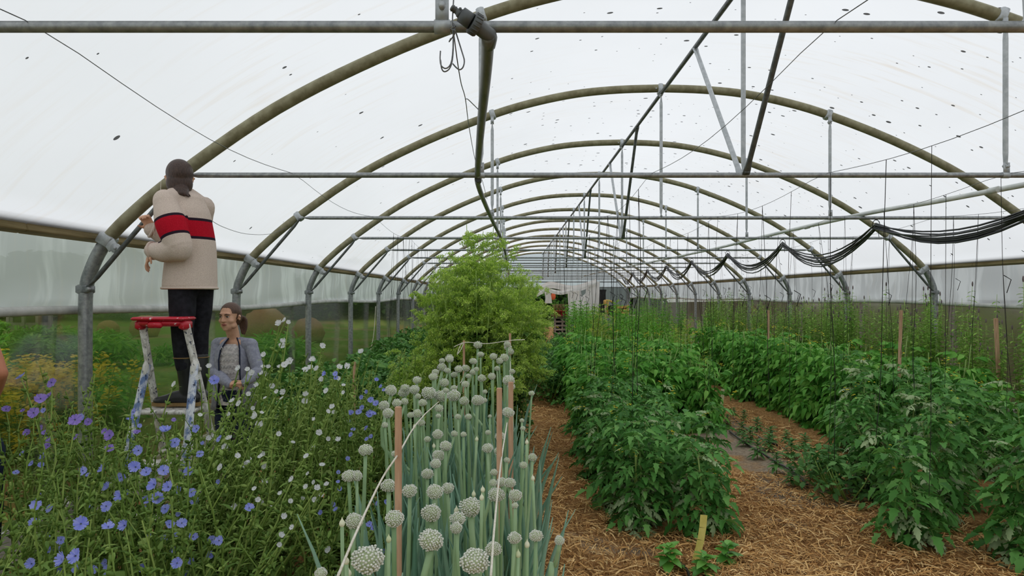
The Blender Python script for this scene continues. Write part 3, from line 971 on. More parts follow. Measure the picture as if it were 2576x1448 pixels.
# ---- the tall seeding bushes (green umbels) behind the onions
def umbel_template(seed):
    r = random.Random(seed)
    m = MB()
    for k in range(9):
        a = k * 2.4; q = math.sqrt((k + .5) / 9) * 0.8
        d = np.array([math.cos(a) * math.sin(q), math.sin(a) * math.sin(q), math.cos(q)]) * 0.042 * r.uniform(.8, 1.1)
        s = np.array([-math.sin(a), math.cos(a), 0]) * 0.0012
        m.add([-s, d - s, d + s, s], [(0, 1, 2, 3)], 1)
        for j in range(4):
            c = d + np.array([r.uniform(-1, 1), r.uniform(-1, 1), r.uniform(-.5, 1)]) * 0.008
            u = np.array([r.uniform(-1, 1) for _ in range(3)]); u /= np.linalg.norm(u)
            v = np.cross(u, [0, 0, 1.0]); v /= np.linalg.norm(v) + 1e-9
            e = 0.0065
            m.add([c - u * e, c + v * e * .7, c + u * e, c - v * e * .7], [(0, 1, 2, 3)], 0)
    return m.arrays()
UMB = [umbel_template(k) for k in range(3)]
TRI = []
for sd in range(2):
    m = MB()
    for a, s in ((0, 1), (0.9, .8), (-0.9, .8)):
        m.put(leaflet(1, 0.42, True, 0.2, 0.3), (0, 0.1, 0), Matrix.Rotation(a, 3, 'Z'), s)
    TRI.append(m.arrays())
def seeding_bush(seed, H, rad, nst, loc, label, dens=1.0):
    r = random.Random(seed)
    root = empty('seeding_bush', loc, r.uniform(0, 6.28))
    ms, mu, ml = MB(), MB(), MB()
    for s in range(nst):
        a = s * 2.4 + r.uniform(-.3, .3); q = math.sqrt((s + .5) / nst)
        h = H * (1.0 - 0.24 * q ** 3) * r.uniform(.88, 1.04)
        top = np.array([math.cos(a) * q * rad, math.sin(a) * q * rad, h])
        pts = spline([(top[0] * .15, top[1] * .15, 0), (top[0] * .5, top[1] * .5, h * .45), tuple(top)], 10)
        ms.tube(pts, [lerp(0.009, 0.003, k / 10) for k in range(11)], 5)
        for b in range(int(26 * dens)):
            t = r.uniform(0.33, 1.0) ** 0.8
            p = pts[min(10, int(t * 10))]
            az = r.uniform(0, 6.28); L = r.uniform(0.1, 0.26) * (1.25 - t * .6)
            e = p + np.array([math.cos(az) * L, math.sin(az) * L, L * r.uniform(.3, 1.0)])
            ms.tube([p, (p + e) / 2 + np.array([0, 0, -0.01]), e], [0.003, 0.0022, 0.0015], 3, cap=False)
            for u in range(r.randint(2, 4)):
                d = np.array([r.uniform(-1, 1), r.uniform(-1, 1), r.uniform(-.3, 1)]) * 0.06
                mu.put(r.choice(UMB), e + d, track((d[0] * 6, d[1] * 6, 1)), r.uniform(1.0, 1.5))
        for b in range(int(13 * dens)):
            t = r.uniform(0.1, 0.8)
            p = pts[min(10, int(t * 10))]
            for u in range(3):
                d = np.array([r.uniform(-1, 1), r.uniform(-1, 1), r.uniform(-.6, .6)]) * 0.13
                ml.put(r.choice(TRI), p + d, leaf_rot(r.uniform(0, 6.28), r.uniform(-.6, .5), 0), r.uniform(.045, .075))
    o = ms.build('stem', 'umbel_stem', root); o['kind'] = 'stuff'
    o = mu.build('umbels', ['umbel_green', 'umbel_stem'], root); o['kind'] = 'stuff'
    o = ml.build('foliage', 'umbel_leaf', root); o['kind'] = 'stuff'
    return tag(root, label, 'bush', 'tall seeding bushes')
seeding_bush(1, 2.2, 0.46, 24, (-0.30, 6.1, 0), 'tallest green seeding bush, its top reaching the tie bars behind the onions', 1.1)
seeding_bush(2, 1.9, 0.34, 18, (-0.54, 6.5, 0), 'green seeding bush leaning towards the left wall, with a stray umbel')
seeding_bush(3, 1.86, 0.34, 18, (0.02, 7.2, 0), 'pale yellow-green seeding bush beside the straw path, behind the tallest one')
seeding_bush(4, 1.75, 0.36, 14, (-0.2, 8.0, 0), 'paler seeding bush at the far end of the onion bed')
seeding_bush(5, 1.0, 0.30, 12, (-0.88, 6.9, 0), 'short yellow-green seeding bush at the foot of the leaning one')
# the stray umbel stalk reaching out on the left
m = MB()
sp = spline([at(1120, 880, 6.3), at(1090, 800, 6.2), at(1062, 770, 6.1), at(1050, 752, 6.1)], 8)
m.tube(sp, 0.004, 4, 1)
for p in (sp[8], sp[7], at(1060, 760, 6.1), at(1055, 775, 6.1), at(1038, 752, 6.15), at(1046, 745, 6.1)):
    for q in range(2):
        m.put(UMB[q], tuple(p), track((rng.uniform(-.5, .5), rng.uniform(-.5, .5), 1)), 1.1)
tag(m.build('stray_umbel_stalk', ['umbel_green', 'umbel_stem']), 'lone green umbel stalk arching out from the seeding bush', 'stalk')

# ------------------------------------------------------------------ onions in flower
Z8 = lambda x, y: (800 + x * 900 / 2378, 900 + y * 900 / 2378)
Z7 = lambda x, y: (x * 900 / 2378, 900 + y * 900 / 2378)
Z5 = lambda x, y: (800 + x * 900 / 2575, 450 + y * 900 / 2575)
heads8 = [(1015, 992, 145), (332, 1345, 205), (1040, 1352, 185), (748, 1212, 160), (505, 1070, 118), (240, 1085, 110), (470, 850, 100), (610, 885, 95), (775, 890, 105), (862, 866, 78), (1185, 910, 108), (930, 1070, 100), (920, 1130, 80), (755, 1033, 125), (1165, 1270, 105), (1305, 1195, 88), (1448, 1182, 88), (1605, 1212, 65), (315, 612, 90), (205, 785, 88), (257, 785, 76), (20, 1430, 80), (800, 650, 82), (848, 585, 75), (795, 507, 68), (727, 770, 78), (783, 703, 70), (728, 540, 45), (905, 503, 45), (967, 508, 40), (1128, 600, 72), (1130, 495, 38), (1197, 620, 55), (1170, 760, 50), (1220, 825, 65), (1165, 830, 50), (1255, 678, 40), (1275, 830, 75), (1310, 915, 85), (1310, 980, 45), (1210, 520, 65), (1425, 660, 55), (1365, 712, 52), (1420, 235, 40), (1355, 415, 30), (1362, 468, 35), (1262, 362, 78), (1265, 150, 78), (1285, 190, 50), (685, 432, 52), (515, 637, 55), (467, 368, 70), (445, 445, 40), (440, 318, 70), (485, 217, 75), (570, 232, 70), (578, 200, 60), (640, 212, 65), (657, 147, 58), (525, 300, 60), (575, 290, 50), (695, 298, 55), (765, 125, 60), (825, 62, 60), (735, 235, 95), (820, 255, 90), (905, 250, 85), (970, 287, 62), (1060, 283, 80), (1108, 282, 35), (978, 175, 50), (1088, 135, 55), (1155, 123, 50), (935, 75, 55), (980, 70, 55), (1030, 95, 45), (1052, 75, 35), (1035, 22, 45), (875, 10, 50), (825, 18, 40), (1190, 70, 35), (1290, 90, 40), (860, 85, 45), (905, 112, 45), (998, 120, 35), (905, 200, 45), (840, 165, 60), (850, 215, 40), (780, 95, 50), (665, 255, 40), (1000, 390, 45), (1142, 387, 22), (660, 370, 60), (615, 380, 45), (805, 335, 55), (800, 385, 35), (930, 390, 40), (1110, 225, 32)]
heads5 = [(1150, 1195, 62), (1170, 1262, 48), (1262, 1277, 55), (947, 1290, 60), (1305, 1310, 50), (1340, 1287, 62), (1380, 1243, 58), (1368, 1212, 55), (1362, 1190, 50), (1115, 1312, 52)]
buds8 = [(160, 1098, 52), (1055, 540, 25), (770, 585, 30), (640, 457, 25), (1095, 875, 28), (1088, 928, 35), (920, 1015, 45), (1390, 1240, 30), (1330, 1305, 22), (1428, 800, 18), (1388, 560, 20), (470, 1205, 25), (205, 1430, 40), (190, 1350, 30), (1035, 905, 30)]

def floret_head(seed, n=210, w0=0.078, w1=0.108):
    """ball of small pointed florets on a green core, radius 1"""
    r = random.Random(seed)
    m = MB()
    m.ball((0, 0, 0), 0.80, 12, 8, 1)
    for k in range(n):
        z = 1 - 2 * (k + .5) / n
        if z < -0.9: continue
        a = k * 2.39996
        q = math.sqrt(1 - z * z)
        d = Vector((math.cos(a) * q, math.sin(a) * q, z)) + Vector((r.uniform(-1, 1), r.uniform(-1, 1), r.uniform(-1, 1))) * 0.05
        d.normalize()
        R = track(d)
        w = r.uniform(w0, w1); c = r.uniform(0.80, 1.0) * (1 + 0.07 * math.sin(3 * a + seed) * q - (0.08 if z < -.3 else 0))
        ring = (0, 1.2566, 2.513, 3.77, 5.03)
        vs = [(0, 0, c - 0.12)] + [(math.cos(b) * w, math.sin(b) * w, c) for b in ring] + [(math.cos(b + .6) * w * .6, math.sin(b + .6) * w * .6, c + 0.07) for b in ring] + [(0, 0, c + 0.09)]
        v = np.array(vs) @ np.array(R).T
        fs = [(0, 1 + (j + 1) % 5, 1 + j) for j in range(5)] + [(1 + j, 1 + (j + 1) % 5, 6 + j) for j in range(5)] + [(1 + (j + 1) % 5, 6 + (j + 1) % 5, 6 + j) for j in range(5)] + [(6 + j, 6 + (j + 1) % 5, 11) for j in range(5)]
        m.add(v, fs, 0)
    return m.mesh('flower_head', ['onion_floret', 'onion_core'])
HEADS = [floret_head(k, 230) for k in range(3)]
HEADS_FAR = [floret_head(10 + k, 120, 0.095, 0.125) for k in range(2)]
def bud_mesh():
    m = MB()
    pr = [(0.0, -1.0), (0.55, -0.85), (0.92, -0.35), (0.95, 0.1), (0.7, 0.6), (0.3, 1.0), (0.1, 1.45), (0.0, 1.7)]
    m.tube([(0, 0, z) for _, z in pr], [max(0.01, x) for x, _ in pr], 10, 0)
    return m.mesh('flower_bud', 'onion_bud')
BUD = bud_mesh()
def blade_mesh(seed, L, bend):
    r = random.Random(seed)
    a = r.uniform(0, 6.28)
    pts = spline([(0, 0, 0), (math.cos(a) * bend * .15, math.sin(a) * bend * .15, L * .4), (math.cos(a) * bend * .5, math.sin(a) * bend * .5, L * .78), (math.cos(a) * bend, math.sin(a) * bend, L)], 10)
    m = MB(); m.tube(pts, [(lerp(0.011, 0.013, min(1, k / 4)) if k < 5 else lerp(0.013, 0.001, (k - 4) / 6)) for k in range(11)], 6)
    return m.mesh('leaf', 'onion_leaf')
BLADES = [blade_mesh(k, 0.62 + 0.07 * (k % 4), 0.05 + 0.05 * (k % 3)) for k in range(8)]

def onion(px, py, w, bud=False, k=0):
    r = random.Random(k * 13 + 5)
    Y = 0.67 * 1695 / ((py - VPY) + 101.7) * r.uniform(0.94, 1.06)
    Y = min(5.0, max(1.3, Y))
    P = at(px, py, Y)
    D = min(0.078, max(0.016, w * Y / FPX))
    base = Vector((P.x + r.uniform(-.05, .05), Y + r.uniform(-.08, .12), 0.0))
    lean = min(1.0, max(0.0, (P.x + 0.42) / 0.45))
    base.x = lerp(base.x, -0.42 + 0.45 * lean, 0.55)
    root = empty('onion_plant', base)
    top = P - base
    neck = top - Vector((0, 0, D * 0.42))
    mid = neck * 0.55; mid.z = neck.z * 0.5
    mid += Vector((r.uniform(-.03, .03), r.uniform(-.03, .03), 0))
    if (px, py) == Z8(1605, 1212):
        ctrl = [(0, 0, 0), (neck.x * .1, 0, neck.z * .6), (neck.x * .35, 0, neck.z * .92), (neck.x * .7, 0, neck.z * .94), tuple(neck)]
    elif r.random() < 0.08:
        ctrl = [(0, 0, 0), (mid.x - .05, mid.y, neck.z * .4), (mid.x + .07, mid.y, neck.z * .62), (neck.x - .04, neck.y, neck.z * .8), tuple(neck)]
    else:
        ctrl = [(0, 0, 0), tuple(mid), tuple(neck)]
    pts = spline(ctrl, 12)
    r1 = max(0.0045, min(0.0105, D * 0.14)); r0 = min(0.0175, r1 * 1.75)
    prof = [r0 * .8, r0 * .95, r0, r0 * 1.05, r0 * 1.05, r0, r0 * .95, r0 * .88, lerp(r0, r1, .5), lerp(r0, r1, .7), lerp(r0, r1, .85), r1, r1]
    MB().tube(pts, prof, 8).build('stalk', 'onion_stalk', root)
    if bud:
        h = link('flower_bud', BUD, root, top)
        h.scale = (D / 2 * .8, D / 2 * .8, D / 2)
    else:
        h = link('flower_head', (HEADS if w > 24 else HEADS_FAR)[k % (3 if w > 24 else 2)], root, top)
        h.scale = (D / 2 * 1.06, D / 2 * 1.06, D / 2 * r.uniform(.86, 1.0))
    d = Vector(pts[-1]) - Vector(pts[-2])
    h.rotation_euler = (track(d) @ rotz(r.uniform(0, 6.28))).to_euler()
    for q in range(3):
        b = link('leaf', BLADES[r.randrange(8)], root, (r.uniform(-.03, .03), r.uniform(-.03, .03), 0))
        b.rotation_euler = (r.uniform(-.1, .1), r.uniform(-.1, .1), r.uniform(0, 6.28))
        s = r.uniform(0.85, 1.3); b.scale = (s, s, s)
    if bud:
        lab = 'onion stalk topped by a closed pale bud, among the flower heads'
    elif w > 50:
        lab = 'onion stalk with a very large round white flower head, at the front of the bed'
    elif Y > 3.6:
        lab = 'onion stalk with white flower head at the bed end near the seeding bush'
    else:
        lab = 'onion stalk with round white flower head, in the middle of the bed'
    return tag(root, lab, 'onion plant', 'onions flowering between the stakes')

k = 0
for x, y, w in heads8:
    onion(*Z8(x, y), w * 900 / 2378, False, k); k += 1
for x, y, w in heads5:
    onion(*Z5(x, y), w * 900 / 2575, False, k); k += 1
for x, y, w in buds8:
    onion(*Z8(x, y), w * 900 / 2378, True, k); k += 1
# leaf tufts between the stalks
for q in range(120):
    y = 1.45 + 3.4 * rng.random(); x = rng.uniform(-0.46, 0.08)
    root = empty('onion_plant', (x, y, 0))
    for j in range(4):
        b = link('leaf', BLADES[rng.randrange(8)], root, (rng.uniform(-.04, .04), rng.uniform(-.04, .04), 0))
        b.rotation_euler = (rng.uniform(-.16, .16), rng.uniform(-.16, .16), rng.uniform(0, 6.28))
        s = rng.uniform(0.8, 1.25); b.scale = (s, s, s)
    tag(root, 'onion plant of blue-green tubular leaves without a flower stalk', 'onion plant', 'onions without flowers')

# stakes and strings of the onion bed
def stake(px, py_top, Y, label, w=0.017, lean=0.0):
    p = at(px, py_top, Y)
    o = MB().box((0, 0, p.z / 2), (w, w * 0.8, p.z), Matrix.Rotation(lean, 4, 'Y'), bevel=0.002).build('wooden_stake', 'stake_wood', None, False)
    o.location = (p.x, p.y, 0)
    return tag(o, label, 'stake', 'wooden stakes')
stake(1256, 975, 2.06, 'pale wooden stake with twine knotted on it, on the path side of the onion bed')
stake(1002, 1022, 1.73, 'short wooden stake in the onion bed, on the side of the blue flowers')
stake(1167, 856, 5.05, 'wooden stake at the bush end of the onions, with loose twine ends')
stake(1283, 838, 5.05, 'wooden stake at the bush end of the onions, touching the leaves')
stake(1285, 960, 2.95, 'half hidden wooden stake behind the tall stake with knotted twine', 0.022)
stake(891, 910, 6.6, 'wooden stake in the low plants beside the chicory', 0.03)
stake(1933, 780, 10.3, 'thin bamboo-coloured stake standing before the right wall mint', 0.03)
stake(2262, 780, 7.6, 'wooden stake leaning among the mint plants by the right post', 0.03, 0.03)
stake(2513, 800, 7.2, 'thick wooden stake against the right wall skirt, rising above the tomatoes', 0.035, -0.05)
def rope(ctrl, r, mat, name, label, cat, group=None, n=24, sides=5):
    m = MB(); m.tube(spline([tuple(c) for c in ctrl], n), r, sides)
    return tag(m.build(name, mat), label, cat, group)
rope([at(1235, 1448, 1.2), at(1246, 1300, 1.5), at(1262, 1150, 2.05), at(1280, 1020, 3.2), at(1284, 905, 4.98), at(1283, 862, 5.02)], 0.0026, 'pale_twine', 'twine', 'white twine running along the path side of the onion bed', 'twine')
rope([at(850, 1448, 1.08), at(900, 1330, 1.3), at(960, 1205, 1.62), at(1003, 1140, 1.75), at(1070, 1040, 2.7), at(1160, 960, 4.9), at(1167, 915, 5.0)], 0.0026, 'pale_twine', 'twine', 'white twine running along the chicory side of the onion bed', 'twine')
rope([at(1150, 890, 4.98), at(1166, 862, 5.02), at(1225, 864, 5.02), at(1283, 856, 5.02), at(1320, 854, 5.05)], 0.003, 'pale_twine', 'twine', 'white twine tied between the two stakes at the bush end', 'twine')
rope([at(1142, 872, 5.0), at(1155, 866, 5.01), at(1166, 862, 5.02), at(1160, 878, 5.0), at(1150, 892, 4.98)], 0.003, 'pale_twine', 'twine', 'loose frayed twine ends hanging from the stake at the bush end', 'twine')

# plant labels
def plant_label(px_top, py_top, px_b, py_b, label, mat, w=0.03):
    Y = EYE * FPX / (py_b - VPY)
    a, b = at(px_b, py_b, Y), at(px_top, py_top, Y)
    a.z = 0.0
    m = MB()
    d = b - a
    pts = [a + d * t + Vector((0.02 * math.sin(t * 3) * 0.6, 0, 0)) for t in (0, 0.25, 0.5, 0.75, 1)]
    [m.box((pts[q] + pts[q + 1]) / 2 - a, (w, 0.003, (pts[q + 1] - pts[q]).length * 1.02), Matrix.Rotation(math.atan2((pts[q + 1] - pts[q]).x, (pts[q + 1] - pts[q]).z), 4, 'Y')) for q in range(4)]
    o = m.build('plant_label', mat, None, False); o.location = a
    return tag(o, label, 'label', 'plant labels')
plant_label(1770, 1295, 1746, 1420, 'yellow plastic plant label stuck in the straw by the young pepper plants', 'label_yellow', 0.042)
plant_label(1818, 978, 1811, 1030, 'pale wooden plant label at the end of the seedling bed', 'label_pale', 0.05)
plant_label(1416, 908, 1421, 936, 'small pale plant label at the far edge of the straw path', 'label_pale', 0.05)

# ------------------------------------------------------------------ chicory: blue and white
blue7 = [(225, 365, 60), (345, 165, 55), (140, 128, 58), (270, 272, 60), (325, 255, 50), (40, 342, 45), (152, 350, 25), (290, 350, 30), (500, 412, 70), (538, 395, 40), (588, 425, 42), (500, 525, 40), (270, 465, 35), (295, 495, 30), (180, 495, 40), (320, 580, 45), (315, 540, 35), (730, 515, 60), (700, 490, 40), (732, 598, 55), (888, 360, 45), (872, 405, 42), (910, 495, 40), (928, 450, 25), (1103, 485, 58), (1163, 562, 55), (922, 614, 55), (1308, 470, 45), (1460, 537, 42), (1345, 565, 22), (1327, 640, 45), (1155, 410, 25), (1423, 150, 52), (150, 635, 32), (295, 655, 40), (208, 700, 32), (272, 713, 32), (552, 750, 50), (585, 775, 28), (690, 738, 50), (800, 795, 50), (903, 725, 62), (972, 760, 55), (1087, 748, 58), (1250, 752, 50), (718, 858, 52), (1028, 842, 65), (1120, 858, 62), (1190, 883, 45), (1274, 893, 50), (805, 918, 60), (845, 910, 45), (243, 977, 62), (330, 1000, 45), (708, 985, 60), (1052, 930, 62), (973, 945, 48), (1300, 958, 48), (1100, 1002, 52), (1140, 990, 35), (285, 895, 25), (105, 763, 35), (538, 1102, 75), (753, 1078, 45), (720, 1125, 65), (830, 1113, 60), (1125, 1108, 52), (1208, 1098, 55), (225, 1090, 52), (600, 990, 25), (968, 995, 25), (1185, 1040, 28), (1000, 1192, 50), (1093, 1194, 40), (1193, 1170, 50), (1283, 1190, 50), (1410, 1207, 48), (1458, 1213, 52), (405, 1210, 50), (325, 1180, 30), (403, 1272, 45), (420, 1338, 75), (505, 1315, 80), (212, 1367, 55), (510, 1398, 50), (400, 1420, 40), (613, 1410, 50), (728, 1408, 55), (330, 1275, 40), (1160, 1278, 42), (1178, 1362, 58), (1397, 1308, 42), (1268, 1357, 40), (953, 1394, 45), (1065, 1440, 45), (1245, 1435, 40), (700, 1360, 40), (1452, 823, 28), (1655, 997, 52)]
blue8 = [(45, 105, 28), (115, 105, 30), (118, 130, 25), (388, 147, 25), (420, 190, 22), (437, 213, 20), (288, 260, 26), (325, 225, 22), (350, 278, 35), (385, 300, 35), (292, 330, 30), (270, 360, 35), (345, 378, 45), (365, 372, 38), (222, 370, 35), (205, 427, 25), (233, 475, 28), (220, 510, 28), (318, 465, 32), (352, 520, 25), (323, 538, 25), (198, 667, 25), (135, 757, 22), (133, 823, 22), (145, 868, 25), (105, 972, 28), (122, 1010, 32), (20, 1030, 28), (395, 965, 25), (452, 955, 28), (550, 925, 20), (342, 1108, 35), (368, 1135, 35), (320, 1170, 30), (470, 1163, 28), (432, 1285, 30)]
white7 = [(1158, 173, 34), (1390, 55, 28), (1323, 130, 32), (1587, 70, 32), (1645, 75, 28), (1675, 103, 32), (1742, 103, 28), (1775, 105, 25), (1783, 60, 25), (1748, 57, 25), (1928, 25, 42), (1890, 45, 36), (1860, 62, 30), (2075, 10, 30), (2028, 78, 32), (2065, 65, 32), (2108, 68, 25), (2255, 62, 32), (2307, 57, 28), (2248, 138, 25), (2140, 140, 30), (1707, 183, 25), (1808, 187, 33), (1887, 230, 32), (1840, 225, 25), (1873, 268, 28), (1762, 265, 22), (2035, 248, 32), (2025, 287, 35), (2168, 218, 33), (2283, 180, 22), (2282, 228, 22), (1547, 287, 33), (1588, 302, 36), (1518, 372, 24), (1330, 378, 25), (1650, 240, 25), (1682, 333, 25), (1705, 385, 40), (1723, 442, 40), (1738, 365, 22), (2208, 325, 30), (2178, 357, 25), (2220, 360, 25), (2120, 495, 32), (2090, 410, 22), (1853, 503, 28), (1523, 537, 36), (1378, 537, 30), (1478, 480, 22), (1420, 525, 28), (2182, 537, 25), (2250, 548, 30), (1495, 590, 36), (1578, 653, 32), (1635, 712, 32), (1668, 690, 35), (1730, 655, 30), (1745, 640, 28), (1760, 720, 33), (1465, 725, 40), (2035, 652, 32), (2085, 598, 33), (1947, 560, 25), (2140, 710, 32), (1755, 825, 33), (1943, 808, 36), (1867, 905, 25), (1690, 868, 28), (1715, 942, 28), (2045, 768, 22), (2085, 825, 25), (2105, 865, 32), (2172, 840, 28), (2035, 855, 28), (2140, 910, 28), (2090, 940, 30), (2015, 930, 25), (1930, 950, 28), (1568, 992, 35), (1885, 1052, 33), (1940, 1125, 30), (1865, 1183, 33), (1855, 1240, 28), (2180, 1275, 36), (1745, 960, 25), (1810, 970, 25)]
whitepx = [(717, 806, 13), (725, 811, 9), (703, 815, 13), (709, 860, 12), (711, 870, 13), (664, 892, 11), (811, 870, 12), (909, 885, 11), (784, 904, 11), (770, 930, 12), (853, 923, 11), (873, 922, 11), (798, 928, 10)]

def flower_mesh(name, petal, eye, np_=17, cup=0.25, seed=0):
    r = random.Random(seed)
    m = MB()
    for k in range(np_):
        a = k * 2 * PI / np_ + r.uniform(-.08, .08)
        L = r.uniform(0.86, 1.04); c, s = math.cos(a), math.sin(a)
        w = 0.19
        z1, z2 = cup * 0.35, cup * r.uniform(.7, 1.2)
        pl = lambda q, o, z: (c * q - s * o, s * q + c * o, z)
        m.add([pl(0.08, -0.03, 0), pl(0.08, 0.03, 0), pl(0.6, w * .8, z1), pl(0.6, -w * .8, z1), pl(L, w * .75, z2), pl(L * 1.03, 0, z2 + .02), pl(L, -w * .75, z2)], [(0, 1, 2, 3), (3, 2, 4, 5, 6)], 0)
    for k in range(7):
        a = k * 0.9
        m.tube([(0.04 * math.cos(a), 0.04 * math.sin(a), 0), (0.13 * math.cos(a), 0.13 * math.sin(a), 0.28)], [0.03, 0.018], 3, 1)
    m.ball((0, 0, -0.12), (0.16, 0.16, 0.2), 6, 4, 2)
    return m.mesh(name, [petal, eye, 'chicory_green'])
FB = [flower_mesh('flower', 'blue_petal', 'flower_eye', 17, c, k) for k, c in enumerate((0.15, 0.4, 0.7))]
FV = [flower_mesh('flower', 'violet_petal', 'flower_eye', 18, c, k + 5) for k, c in enumerate((0.1, 0.3))]
FW = [flower_mesh('flower', 'white_petal', 'onion_floret', 15, c, k + 9) for k, c in enumerate((0.25, 0.55, 0.9))]

LAN = [leaflet(1, 0.2, True, 0.3, 0.5), leaflet(1, 0.16, False, 0.4, 0.35), leaflet(1, 0.3, True, 0.2, 0.6)]
BUDT = MB().tube([(0, 0, 0), (0, 0, 0.35), (0, 0, 0.8), (0, 0, 1.0)], [0.15, 0.3, 0.22, 0.05], 4).arrays()

def chicory_stalk(ms, ml, a, b, r, bend=0.1, clusters=16, r0=0.0066):
    a, b = np.array(tuple(a)), np.array(tuple(b))
    d = b - a
    side = np.array([r.uniform(-1, 1), r.uniform(-1, 1), 0]) * bend
    pts = spline([a, a + d * .33 + side * .6, a + d * .68 + side, b], 12)
    for k in range(2, 12):
        pts[k] = pts[k] + np.array([r.uniform(-1, 1), r.uniform(-1, 1), 0]) * 0.010
    ms.tube(pts, [lerp(r0, r0 * .42, k / 12) for k in range(13)], 4, 0, cap=False)
    for k in range(clusters):
        t = 0.3 + 0.68 * (k + r.random()) / clusters
        i = min(11, int(t * 12)); p = pts[i] + (pts[i + 1] - pts[i]) * (t * 12 - i)
        az = r.uniform(0, 6.28)
        ml.put(LAN[r.randrange(2)], p, leaf_rot(az, r.uniform(.1, .9), 0), lerp(0.075, 0.034, t) * r.uniform(.8, 1.4))
        ml.put(BUDT, p, track((math.cos(az + 2), math.sin(az + 2), r.uniform(.4, 1.2))), r.uniform(.017, .030), np.full(len(BUDT[2]), 0))
        if r.random() < .5:
            ml.put(LAN[1], p, leaf_rot(az + 2.5, r.uniform(.2, 1.0), 0), lerp(0.055, 0.03, t))
    # side twig with buds at its tip
    for q in range(2):
        i = r.randint(5, 10); az = r.uniform(0, 6.28); L = r.uniform(.05, .14)
        e = pts[i] + np.array([math.cos(az) * L * .6, math.sin(az) * L * .6, L])
        ms.tube([pts[i], (pts[i] + e) / 2, e], [0.003, 0.0027, 0.002], 3, 0, cap=False)
        for w in range(3):
            ml.put(BUDT, e + np.array([r.uniform(-.008, .008), r.uniform(-.008, .008), -0.012 * w]), track((r.uniform(-.6, .6), r.uniform(-.6, .6), 1)), r.uniform(.012, .02), np.full(len(BUDT[2]), 0))

flowers = []
def add_flower(px, py, w, kind):
    if kind == 'white':
        Y = lerp(4.05, 2.7, min(1, max(0, (py - 850) / 480))) + rng.uniform(-.25, .25)
    elif px > 860:
        Y = lerp(4.6, 2.9, min(1, max(0, (py - 930) / 350))) + rng.uniform(-.15, .15)
    else:
        Y = min(3.7, max(1.55, 0.036 * FPX / max(w, 1)))
        Y = lerp(Y, lerp(3.6, 1.7, min(1, max(0, (py - 950) / 480))), 0.45)
    Y *= 0.93
    flowers.append((at(px, py, Y), min(0.042, max(0.015, w * Y / FPX)), kind))
for x, y, w in blue7:
    px, py = Z7(x, y)
    add_flower(px, py, w * 900 / 2378, 'violet' if (py < 1130 and rng.random() < (0.75 if px < 230 else 0.3)) else 'blue')
for x, y, w in blue8: add_flower(*Z8(x, y), w * 900 / 2378, 'blue')
for x, y, w in white7: add_flower(*Z7(x, y), w * 900 / 2378, 'white')
for x, y, w in whitepx: add_flower(x, y, w, 'white')

